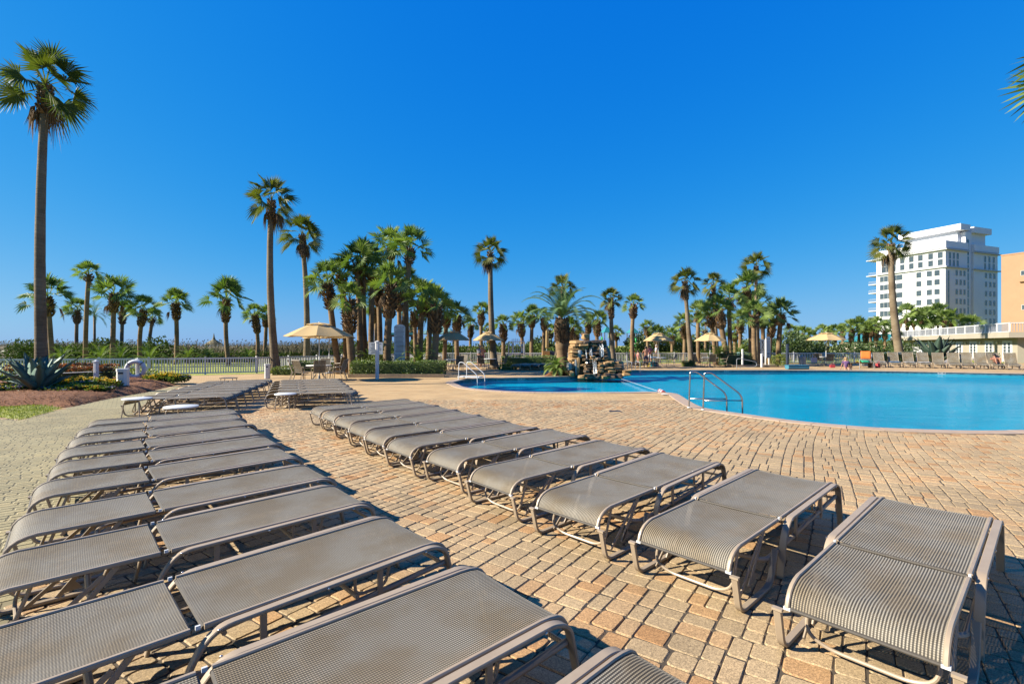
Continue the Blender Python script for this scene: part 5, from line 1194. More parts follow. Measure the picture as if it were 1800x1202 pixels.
t = thing('lifebuoy_board', 'small grey notice with a black S shaped hook mark left of the right rules board', 'sign', (GX(1340, 39), 39, 0), .3); b = MB(); b.box((0, 0, 1.75), (.42, .04, .82)); b.box((0, -.0, 1.05), (.36, .035, .50)); b.build('board', M['board'], t); b = MB(); b.tube(arc_path([(.08, -.03, 2.05), (-.06, -.03, 2.0), (.08, -.03, 1.75), (-.06, -.03, 1.48), (.08, -.03, 1.42)], .08, 5), .025, 6); b.build('mark', M['ink'], t); b = MB(); b.tube([(0, .05, 0), (0, .05, 2.1)], .045, 8); b.build('leg', M['white_paint'], t)
post('tall square white lamp post in front of the clipped hedge', Vector((GX(663, 24.3), 24.3, 0)), .165, 1.86, 'white_paint')
post('short white lamp post before the green cabinet of the right grove', Vector((GX(1305, 37.6), 37.6, .2)), .12, 1.15, 'white_paint')
post('white post standing in the mulch beside the right rules board', Vector((GX(1339, 37.6), 37.6, 0)), .15, 1.0, 'white_paint')
post('tall dark navy post at the pool edge behind the blue box', Vector((GX(1384, 35.6), 35.6, 0)), .17, 1.72, 'navy')
post('short grey post left of the umbrella by the seated girl', Vector((GX(1414, 39), 39, 0)), .2, .78, 'grey_paint')
t = thing('utility_cabinet', 'green cabinet between the trunks of the right palm grove', 'cabinet', (GX(1306, 41), 41, 0)); b = MB(); b.box((0, 0, .55), (.78, .5, 1.1)); soft(b.build('body', M['pale_teal'], t)); b = MB(); b.box((0, -.26, .6), (.6, .02, .8)); b.build('door', M['pale_teal'], t)
t = thing('pool_lift_cover', 'blue vinyl covered box on the coping at the far side of the pool', 'box', (GX(1401, 34.5), 34.5, .015), 0); b = MB(); b.bar([(-.72, 0, .14), (.72, 0, .14)], .5, .28, (0, 1, 0)); b.build('cover', M['blue_box'], t); b = MB(); b.bar([(-.74, 0, .265), (.74, 0, .265)], .54, .035, (0, 1, 0)); b.build('lid', M['blue_box'], t)
def rail_pair(label, bases, prof, r_, m, cross=None, cat='handrail', step=None):
    t = thing('pool_handrail', label, cat, bases[0][0]); o0 = Vector(bases[0][0])
    for bs, d in bases:
        d = Vector(d).normalized(); p0 = Vector(bs) - o0; pts = [p0 + d * x + Vector((0, 0, z)) for x, z in prof[0]]
        b = MB(); b.tube(arc_path(pts, prof[1], 7), r_, 12); soft(b.build('rail', m, t), 60); b = MB(); b.lathe([(r_ * 2.3, .02), (r_ * 2.2, .035), (r_ * 1.2, .045)], 16, p0); b.build('flange', M['white_plastic'], t, smooth=False)
        if cross: b = MB(); b.tube([p0 + d * cross[0] + Vector((0, 0, cross[1])), p0 + d * cross[2] + Vector((0, 0, cross[3]))], r_ * .85, 10); b.build('crossbar', m, t, smooth=True)
    return t
d1 = Vector((.92, -.10, 0))
rail_pair('pair of stainless steel handrails bending into the pool at the near deck corner', [(Vector((4.72, 13.05, 0)), d1), (Vector((4.93, 12.62, 0)), d1)], ([(0, 0), (.03, .985), (.20, .985), (.965, .40), (.985, -.6)], [.15, .12, .16]), .021, M['steel'], (.012, .26, .975, .27))
t = rail_pair('white pool handrails with a step plate at the far left end of the pool', [(Vector((-2.62, 24.0, 0)), (1, -.33, 0)), (Vector((-2.30, 24.75, 0)), (1, -.33, 0))], ([(0, 0), (.02, .84), (.22, .86), (.98, .25), (1.02, -.5)], [.14, .12, .14]), .020, M['white_paint'])
b = MB(); b.box((.55, .2, .13), (1.15, .5, .045), -.32); b.build('step_plate', M['white_plastic'], t)
t = thing('pool_handrail', 'grey handrail loop at the far pool edge before the right grove hedge', 'handrail', (GX(1295, 34.9), 34.9, 0)); b = MB(); b.tube(arc_path([(0, 0, 0), (0, 0, .72), (.22, 0, .74), (1.38, 0, .50), (1.46, 0, .26), (1.25, 0, .14), (0, 0, .14)], [.12, .1, .14, .12, .08], 6), .022, 10); b.tube([(.24, 0, .14), (.24, 0, 0)], .02, 8); soft(b.build('rail', M['grey_paint'], t), 60)
t = thing('pool_handrail', 'thin grey handrail pair just right of the rock fountain', 'handrail', (GX(1103, 33.4), 33.4, 0))
for dx in (0, .55): b = MB(); b.tube(arc_path([(dx, 0, 0), (dx, 0, .62), (dx + .12, -.7, .55), (dx + .12, -.75, -.4)], [.1, .1], 5), .018, 8); soft(b.build('rail', M['grey_paint'], t), 60)
t = thing('pool_handrail', 'slender grey handrail at the pool edge right of the seated girl', 'handrail', (GX(1511, 33.9), 33.9, 0)); b = MB(); b.tube(arc_path([(0, 0, 0), (0, 0, .75), (.35, -.05, .72), (.9, -.1, .55), (.95, -.1, 0)], [.12, .1, .1], 5), .018, 8); soft(b.build('rail', M['grey_paint'], t), 60)
# lane rope with its float
t = thing('lane_rope', 'pool divider rope with a red striped float near the deck corner', 'rope', (5.5, 17.0, -.10)); b = MB(); b.tube([(0, -.15, .06), (.22, 1.6, -.01)] + [(.22 + .04 * k, 1.6 + 2.1 * k, -.012) for k in range(1, 5)], .007, 6); b.build('line', M['white_cloth'], t)
for k in range(5): b = MB(); d = Vector((.1, .96, 0)).normalized(); b.tube([Vector((.16, 1.25, .02)) + d * (k * .16), Vector((.16, 1.25, .02)) + d * (k * .16 + .075), Vector((.16, 1.25, .02)) + d * (k * .16 + .15)], .075, 10); b.build('float', M['red_plastic'] if k % 2 == 0 else M['white_plastic'], t)
# depth marks on the waterline and the grate in the deck
for px, py, w, lab in ((917, 667, .36, 'white depth marker tile with dark figures at the far left pool edge'), (1277, 653.2, .34, 'white depth marker tile with dark figures under the grove table'), (1658, 656.2, .40, 'white depth marker tile with dark figures below the big dark agave')):
    best = min(range(len(OUT2)), key=lambda i: abs(OUT2[i].x / max(1, OUT2[i].y) - (px - CX) / F) + (9 if OUT2[i].y < 22 else 0)); p = OUT2[best]; q = OUT2[(best + 1) % len(OUT2)]; dd = (q - p).normalized(); ang = math.atan2(dd.y, dd.x); nr = Vector((-dd.y, dd.x, 0))
    t = thing('depth_marker', lab, 'marker', p + nr * .012 + Vector((0, 0, -.085)), ang + PI); b = MB(); b.box((0, 0, 0), (w, .012, .085)); b.build('tile', M['white_plastic'], t); b = MB()
    for x in (-.3, -.12, .2, .34): b.box((x * w, -.008, 0), (w * .09, .004, .05))
    b.build('figures', M['navy'], t)
o = MB()
for k in range(9): o.box((-.13 + k * .0325, 0, 0), (.016, .11, .012))
o.box((0, .06, 0), (.30, .014, .014)); o.box((0, -.06, 0), (.30, .014, .014)); o.box((0, 0, -.006), (.29, .11, .004))
o = o.build('drain_grate', M['navy']); o.location = G(1081, 723) + Vector((0, 0, .008)); tag(o, 'small dark drain grate in the pavers between chaises and pool', 'drain')
o = MB(); o.lathe([(.10, 0), (.11, .012), (.02, .014)], 20); o = o.build('skimmer_lid', M['white_plastic']); o.location = Vector((5.15, 16.55, .021)); tag(o, 'round white skimmer lid on the coping near the deck corner', 'lid')
# white lift cage behind the hedge
t = thing('lift_cage', 'white wheeled lift cage of tubes and panels behind the long hedge', 'cage', (GX(894, 44), 44, 0)); b = MB()
for x in (0, 1.42): b.tube([(x, 0, 0), (x, 0, 2.05)], .045, 8); b.tube([(x, .9, 0), (x, .9, 2.05)], .04, 8)
for z in (.95, 2.02): b.tube([(0, 0, z), (1.42, 0, z)], .04, 8); b.tube([(0, .9, z), (1.42, .9, z)], .035, 8)
for x in (.3, .45, .62, .8, 1.0): b.tube([(x, .1, 1.0), (x + .02, .1, 2.35 - .3 * abs(x - .62))], .014, 6)
for z in (1.3, 1.6, 1.85, 2.2): b.tube([(.25, .1, z), (1.05, .1, z)], .014, 6)
b.build('tube_frame', M['white_paint'], t); b = MB(); b.box((.22, .02, .72), (.36, .05, .5)); b.box((.78, .06, .6), (.42, .05, .7)); b.box((.38, .3, 1.45), (.16, .3, .9)); b.box((1.22, .1, 1.3), (.22, .1, 1.1)); b.build('panel', M['white_plastic'], t)
b = MB()
for z in (1.0, 1.55): b.lathe([(.05, 0), (.13, .02), (.05, .05)], 12, (1.22, -.02, z))
b.build('gauge', M['navy'], t)
t = thing('wooden_crate', 'orange wooden cabinet with a dark opening behind the long hedge', 'cabinet', (GX(960, 43), 43, 0)); b = MB(); b.box((0, 0, .6), (.62, .5, 1.15)); b.build('body', mat('varnished_wood', (.55, .27, .07), (.42, .2, .05), 5, .6), t); b = MB(); b.box((.62, .05, .6), (.58, .45, 1.1)); b.build('side_box', M['navy'], t)
t = thing('low_table', 'thin grey low table behind the fence left of the thick date palm', 'table', (GX(962, 49), 49, 0)); b = MB(); b.box((0, 0, 1.12), (.9, .5, .05)); b.build('table_top', M['grey_paint'], t); b = MB(); b.tube([(0, 0, 0), (0, 0, 1.1)], .03, 8); b.build('leg', M['grey_paint'], t)
def play_tower(label, px, Y, apex, eave, w):
    t = thing('play_tower', label, 'play tower', (GX(px, Y), Y, 0), .2, 'teal roofed playground towers'); b = MB(); h = w / 2
    b.add([(-h, -h, eave), (h, -h, eave), (h, h, eave), (-h, h, eave), (-.12, -.12, apex), (.12, -.12, apex), (.12, .12, apex), (-.12, .12, apex)], [(0, 1, 5, 4), (1, 2, 6, 5), (2, 3, 7, 6), (3, 0, 4, 7), (4, 5, 6, 7), (3, 2, 1, 0)]); b.build('roof', M['teal_roof'], t)
    for sx in (-1, 1):
        for sy in (-1, 1): b = MB(); b.tube([(sx * h * .8, sy * h * .8, 0), (sx * h * .8, sy * h * .8, eave)], .05, 8); b.build('post', M['wood'], t)
    b = MB(); b.box((0, 0, 1.2), (w * .8, w * .8, .1)); b.build('deck', M['wood'], t); b = MB()
    for sx in (-1, 1):
        for k in range(5): b.box((sx * h * .8, -h * .6 + k * h * .3, 1.55), (.04, .04, .7))
    b.build('railing', M['green_plastic'], t); return t
play_tower('left teal roofed playground tower above the fountain ledges', 1067, 60, 3.95, 3.25, 1.25)
play_tower('right teal roofed playground tower partly behind a palm trunk', 1112, 60, 3.85, 3.2, 1.25)
def slide(label, px, Y, flip, z0, L):
    t = thing('slide', label, 'slide', (GX(px, Y), Y, 0), 0, 'green playground slides'); b = MB(); n = 10; vs = []; 
    for i in range(n + 1):
        u = i / n; x = flip * L * u; z = z0 * (1 - u) ** 1.25 + .25
        for y, dz in ((-.28, .2), (-.24, .0), (.24, .0), (.28, .2)): vs.append((x, y, z + dz))
    b.add(vs, [(i * 4 + a, i * 4 + a + 1, i * 4 + a + 5, i * 4 + a + 4) for i in range(n) for a in range(3)]); o = b.build('chute', M['green_plastic'], t); sm = o.modifiers.new('t', 'SOLIDIFY'); sm.thickness = .05
    b = MB(); b.tube(arc_path([(0, -.3, .2), (0, -.3, z0 + .95), (0, .3, z0 + .95), (0, .3, .2)], .28, 6), .09, 8); b.build('hood', M['green_plastic'], t, smooth=True); b = MB(); b.tube([(flip * L * .5, 0, 0), (flip * L * .5, 0, z0 * .45)], .06, 8); b.build('post', M['red_plastic'], t); return t
slide('bright green slide of the left playground tower', 1058, 59.5, -1, 1.7, .9); slide('bright green curved slide running right from the right playground tower', 1117, 59.5, 1, 1.55, 1.6)
t = thing('climbing_frame', 'red and yellow climbing posts below the right playground tower', 'play frame', (GX(1108, 58.5), 58.5, 0)); b = MB()
for x in (0, .55): b.tube([(x, 0, 0), (x, 0, 1.15)], .07, 8)
b.build('post', M['red_plastic'], t); b = MB(); b.box((.1, .2, 1.5), (.3, .06, .9)); b.build('panel', M['yellow_cloth'], t)
def pavilion(label, c, w, d, ze, za, m, cup=False, flat=False, group='teal roofed pavilions', legs=True):
    t = thing('pavilion', label, 'pavilion', c, 0, group); b = MB(); h, k = w / 2, d / 2
    if flat: b.box((0, 0, ze + .12), (w, d, .26)); b.build('roof', m, t); b = MB(); b.box((0, 0, ze - .12), (w * .99, d * .98, .20)); b.build('fascia', M['wood'], t)
    else:
        q = max(0, h - k); b.add([(-h, -k, ze), (h, -k, ze), (h, k, ze), (-h, k, ze), (-q, 0, za), (q, 0, za)], [(0, 1, 5, 4), (1, 2, 5), (2, 3, 4, 5), (3, 0, 4), (3, 2, 1, 0)]); rf = b.build('roof', m, t)
        b = MB(); n = int(w / .5)
        for i in range(1, n): x = -h + w * i / n; f_ = 1 if abs(x) < q else max(0.05, (h - abs(x)) / max(.01, h - q)); b.bar([(x, -k, ze + .03), (x if abs(x) < q else x, -k + k * f_, ze + (za - ze) * f_ + .03)], .05, .05, (1, 0, 0))
        b.build('seams', m, t)
    if cup: b = MB(); b.box((0, 0, za + .2), (.9, .9, .7)); b.build('cupola', M['pale_teal'], t); b = MB(); b.add([(-.65, -.65, za + .55), (.65, -.65, za + .55), (.65, .65, za + .55), (-.65, .65, za + .55), (0, 0, za + 1.15)], [(0, 1, 4), (1, 2, 4), (2, 3, 4), (3, 0, 4), (3, 2, 1, 0)]); b.build('cupola_roof', m, t)
    if legs:
        for sx in (-1, 1):
            for sy in (-1, 1): b = MB(); b.box((sx * h * .84, sy * k * .84, ze / 2 - .1), (.22, .22, ze - .2)); b.build('post', M['wood'], t)
    return t
pavilion('pale teal hip roofed pavilion with a cupola behind the shaded umbrella', (GX(774, 75), 75, 0), 5.6, 5.0, 3.4, 5.0, M['pale_teal'], True)
pavilion('low shelter with a thin flat teal roof behind the rules board', (GX(709, 62), 62, 0), 3.1, 2.6, 3.0, 3.3, M['teal_roof'], False, True)
t = pavilion('long building with a teal metal roof below the white hotel', (GX(1545, 118), 118, 0), 15, 8, 2.6, 4.4, M['teal_roof'], False, False, None, False); b = MB(); b.box((0, .2, 1.3), (14, 7, 2.6)); b.build('wall', M['cream'], t)
t = thing('beach_flag', 'small red flag on a thin pole between the trunks of the palm bed', 'flag', (GX(629, 60), 60, 0)); b = MB(); b.tube([(0, 0, 0), (0, 0, 3.6)], .03, 6); b.build('pole', M['grey_paint'], t); b = MB(); b.add([(0, 0, 3.5), (.3, .05, 3.45 - .15), (.28, .05, 2.9), (0, 0, 2.75), (0, .02, 3.5), (.3, .07, 3.3), (.28, .07, 2.9), (0, .02, 2.75)], [(0, 1, 2, 3), (7, 6, 5, 4)]); b.build('cloth', M['red_cloth'], t)
t = thing('thatched_shelter', 'tiny thatched beach shelter on the dune in the open gap of sky', 'shelter', (GX(376, 66), 66, 1.2)); b = MB(); b.lathe([(1.2, .5), (.75, .9), (.22, 1.25), (.10, 1.6), (.03, 2.1)], 12); b.build('roof', M['oats'], t); b = MB(); b.tube([(0, 0, -1.2), (0, 0, .7)], .08, 8); b.build('post', M['wood'], t)
pp = thing('planter_box', 'stone planter box with dark green leaves in front of the French doors', 'planter', (GX(1742, 41.5), 41.5, 0)); b = MB(); b.bar([(0, 0, 0), (0, 0, .72)], .72, .72, (0, 1, 0)); b.build('box', M['planter'], pp); bush('leaves', [((0, 0, .8), (.5, .42, .22))], 420, .14, M['dark_shrub'], 91, pp)
pp = thing('flower_bowl', 'shallow dark stone bowl on the ground left of the planter box', 'planter', (GX(1722, 44), 44, 0)); b = MB(); b.lathe([(.25, .18), (.42, .30), (.52, .52), (.50, .56), (.44, .50), (.05, .48)], 20); soft(b.build('bowl', M['grey_paint'], pp)); b = MB(); b.lathe([(.22, 0), (.2, .18)], 16); b.build('foot', M['grey_paint'], pp)
bp_ = thing('litter_bin', 'small pale bin behind the seated girl beside the fence', 'litter bin', (GX(1409, 40.5), 40.5, 0)); b = MB(); b.lathe([(.2, 0), (.22, .7), (.23, .72), (.1, .8)], 16); b.build('body', M['grey_paint'], bp_)
lifebuoy('white lifebuoy at the boarded fence above the green towel', Vector((GX(1525, 44.0), 44.0, .72)), .34, R(-90)); b = MB(); b.box((GX(1525, 44.15), 44.2, .55), (.09, .09, 1.1)); tag(b.build('lifebuoy_post', M['white_paint']), 'white post carrying the lifebuoy at the boarded fence', 'post')

# ------------------------------------------------------------------ white hotel, orange block, pool house
def block(b, o, u, v, s0, s1, t0, t1, z0, z1):
    p = [o + u * s + v * t for s, t in ((s0, t0), (s1, t0), (s1, t1), (s0, t1))]
    if u.cross(v).z < 0: p.reverse()
    b.add([q + Vector((0, 0, z0)) for q in p] + [q + Vector((0, 0, z1)) for q in p], [(3, 2, 1, 0), (4, 5, 6, 7), (0, 1, 5, 4), (1, 2, 6, 5), (2, 3, 7, 6), (3, 0, 4, 7)])
A = Vector((155, 175, 0)); uL = Vector((-.36, .933, 0)).normalized(); uR = Vector((.933, .36, 0)).normalized()
HT = thing('hotel_building', 'tall white hotel with balconies and dark windows beyond the pool house', 'building', A); Z = Vector((0, 0, 0))
def hb(name, m, *a):
    b = MB(); block(b, Z, uL, uR, *a); return b.build(name, m, HT)
hb('wall', M['hotel'], 0, 23, 0, 13.2, 0, 36.6); hb('parapet', M['hotel'], -.35, 23.3, -.35, 13.2, 36.62, 39.2); hb('stair_tower', M['hotel'], .6, 20, 13.22, 17.0, 0, 43.6); hb('wall', M['hotel'], 0, 21, 17.02, 32.5, 0, 36.6); hb('parapet', M['hotel'], -.35, 21, 17.02, 32.8, 36.62, 39.0)
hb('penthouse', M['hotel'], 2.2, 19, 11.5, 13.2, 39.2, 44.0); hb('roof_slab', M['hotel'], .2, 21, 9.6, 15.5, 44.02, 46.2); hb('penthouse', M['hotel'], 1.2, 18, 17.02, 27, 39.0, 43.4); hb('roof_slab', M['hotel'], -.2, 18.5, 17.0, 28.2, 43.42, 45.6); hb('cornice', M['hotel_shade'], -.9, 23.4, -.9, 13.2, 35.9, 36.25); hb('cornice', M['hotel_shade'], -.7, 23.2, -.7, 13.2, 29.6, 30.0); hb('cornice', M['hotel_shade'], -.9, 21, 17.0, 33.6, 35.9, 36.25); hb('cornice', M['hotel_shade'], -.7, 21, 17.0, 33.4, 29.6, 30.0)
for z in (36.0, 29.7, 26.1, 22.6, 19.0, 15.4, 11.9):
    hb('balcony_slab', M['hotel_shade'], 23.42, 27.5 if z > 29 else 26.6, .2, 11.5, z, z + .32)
    if z < 36:
        b = MB()
        for k in range(9): b.box(uL * (23.6 + k * .36) + uR * .3 + Vector((0, 0, z + .85)), (.06, .06, 1.0))
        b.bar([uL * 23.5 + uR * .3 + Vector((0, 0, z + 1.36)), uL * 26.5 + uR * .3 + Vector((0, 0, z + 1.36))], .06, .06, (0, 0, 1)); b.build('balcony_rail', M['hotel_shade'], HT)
b = MB(); block(b, Z, uL, uR, 23.0, 23.4, .1, .6, 0, 36); b.build('column', M['hotel'], HT)
def win(face, pos, z, w, h, cols=1, rows=1):
    """a window set 4 cm proud of the wall plane: frame with a dark pane under it"""
    d, nrm = (uL, -uR) if face == 'L' else (uR, -uL)
    b = MB(); c = d * pos + Vector((0, 0, z)) + nrm * .06; q = MB()
    def rect(bb, x0, x1, z0, z1, off): bb.add([c + d * x0 + Vector((0, 0, z0)) + nrm * off, c + d * x1 + Vector((0, 0, z0)) + nrm * off, c + d * x1 + Vector((0, 0, z1)) + nrm * off, c + d * x0 + Vector((0, 0, z1)) + nrm * off], [(0, 1, 2, 3)])
    def solid(x0, x1, z0, z1): block(b, c - nrm * .05, d, nrm, x0, x1, 0, .10, z0, z1)
    for i in range(cols + 1): x = -w / 2 + w * i / cols; solid(x - .05, x + .05, -h / 2, h / 2)
    for j in range(rows + 1): zz = -h / 2 + h * j / rows; solid(-w / 2, w / 2, zz - .05, zz + .05)
    fr = b.build('window', M['mull'], HT); rect(q, -w / 2, w / 2, -h / 2, h / 2, .0); q.build('pane', M['glass'], fr)
rows = (27.9, 24.6, 21.1, 17.6, 14.2, 10.8)
for z in rows:
    for s in (2.5, 4.9, 8.3): win('L', s, z, 1.75, 2.1)
    win('L', 14.9, z, 2.2, 2.1); win('L', 19.0, z, 6.0, 2.2, 4)
    for t_ in (6.6, 9.0, 11.3): win('R', t_, z, 1.0, 1.9)
    for t_ in (24.8, 27.6, 30.2): win('R', t_, z, 1.1, 1.9)
for s in (1.5, 4.5, 7.8, 10.8, 13.9):
    for z in (34.2, 31.6): win('L', s, z, 1.6, 2.2)
win('L', 18.8, 32.8, 5.2, 4.8, 3, 2)
for t_ in (2.6, 4.9, 7.2, 24.2, 27.0, 29.8):
    for z in (34.0, 31.4): win('R', t_, z, 1.0, 2.2)
win('R', 1.8, 19.5, .7, 18, 1, 9)
b = MB(); block(b, Z, uL, uR, .52, .62, 14.0, 15.2, 3, 41); fr = b.build('window', M['mull'], HT); b = MB()
for k in range(12): block(b, Z, uL, uR, .46, .54, 14.1, 15.1, 4 + k * 3.1, 6.5 + k * 3.1)
b.build('pane', M['glass'], fr)
b = MB()
for k in range(14): b.box(uL * (5 + k * 1.4) - uR * .1 + Vector((0, 0, 39.9)), (.07, .07, 1.3))
b.bar([uL * 5 - uR * .1 + Vector((0, 0, 40.6)), uL * 23.2 - uR * .1 + Vector((0, 0, 40.6))], .08, .08, (0, 0, 1)); b.bar([uL * 5 - uR * .1 + Vector((0, 0, 40.1)), uL * 23.2 - uR * .1 + Vector((0, 0, 40.1))], .05, .05, (0, 0, 1)); b.build('roof_rail', M['hotel_shade'], HT)
OB = thing('apartment_building', 'orange stucco apartment block at the right edge behind the pool house', 'building', (150, 150, 0)); ou = Vector((.40, -.916, 0)); ov = Vector((.916, .40, 0)); b = MB(); block(b, Z, ou, ov, 0, 60, 0, 24, 0, 29.0); b.build('wall', M['orange'], OB); b = MB(); block(b, Z, ou, ov, -.1, 60, -.1, 24, 29.02, 29.4); b.build('parapet', M['orange'], OB)
for s, z in ((4.4, 23.2), (4.6, 13.0), (11, 23.2), (11, 13.0)):
    b = MB(); block(b, ou * s - ov * .05, ou, ov, 0, .95, 0, .1, z - .75, z + .75); fr = b.build('window', M['mull'], OB); b = MB(); block(b, ou * s - ov * .08, ou, ov, .1, .85, 0, .06, z - .65, z + .65); b.build('pane', M['glass'], fr)
b = MB(); block(b, ou * 4.2 - ov * .7, ou, ov, 0, 1.5, 0, .7, 20.6, 21.8); b.build('balcony', M['orange'], OB)
PHO = Vector((49.6, 48, 0)); pu = Vector((.40, .9165, 0)); pv = Vector((.9165, -.40, 0)); PH = thing('pool_house', 'single storey cream pool house with French doors and a roof terrace', 'building', PHO)
def pb(name, m, *a):
    b = MB(); block(b, Z, pu, pv, *a); return b.build(name, m, PH)
pb('wall', M['cream'], 0, 36, 0, 24, -.05, 2.42); pb('roof', M['cream'], -.9, 36.5, -1.0, 24.5, 2.44, 2.98)
for i in range(9):
    s = 1.85 + 3.72 * i; dr = MB()
    for k in (0, 1): block(dr, pu * (s - .82 + k * .83) - pv * .06, pu, pv, 0, .80, 0, .05, .02, 2.06)
    fr = dr.build('french_door', M['white_paint'], PH)
    for k in (0, 1):
        b = MB(); x0 = s - .82 + k * .83 + .17
        for r3 in range(5): block(b, pu * x0 - pv * .075, pu, pv, 0, .21, 0, .012, .32 + r3 * .33, .61 + r3 * .33); block(b, pu * (x0 + .24) - pv * .075, pu, pv, 0, .21, 0, .012, .32 + r3 * .33, .61 + r3 * .33)
        b.build('pane', M['glass'], fr)
    b = MB(); block(b, pu * (s - .93) - pv * .04, pu, pv, 0, .10, 0, .04, 0, 2.16); block(b, pu * (s + .84) - pv * .04, pu, pv, 0, .10, 0, .04, 0, 2.16); block(b, pu * (s - .83) - pv * .04, pu, pv, 0, 1.67, 0, .04, 2.07, 2.16); b.build('door_frame', M['white_paint'], PH)
    b = MB(); b.ell(pu * (s + 1.86) - pv * .12 + Vector((0, 0, 1.98)), (.10, .10, .14), 10, 6); b.build('wall_lamp', M['white_plastic'], PH)
b = MB(); r3 = MB(); n = 36 * 6
for k in range(n): block(b, pu * (-.85 + k * 37.3 / n) - pv * .92, pu, pv, 0, .05, 0, .03, 3.05, 3.82)
for k in range(120): block(b, pv * (-.9 + k * .2) - pu * .82, pu, pv, 0, .03, 0, .05, 3.05, 3.82)
b.build('terrace_railing', M['rail_grey'], PH)
for a in ((-.87, 36.5, -.94, -.87, 3.82, 3.90), (-.87, 36.5, -.94, -.87, 3.0, 3.05), (-.86, -.79, -.86, 24, 3.82, 3.90)): block(r3, Z, pu, pv, *a)
r3.build('railing_top', M['white_paint'], PH)
for k in range(16): pb('railing_post', M['white_paint'], -.87 + k * 2.42, -.76 + k * 2.42, -.96, -.85, 2.99, 3.93)

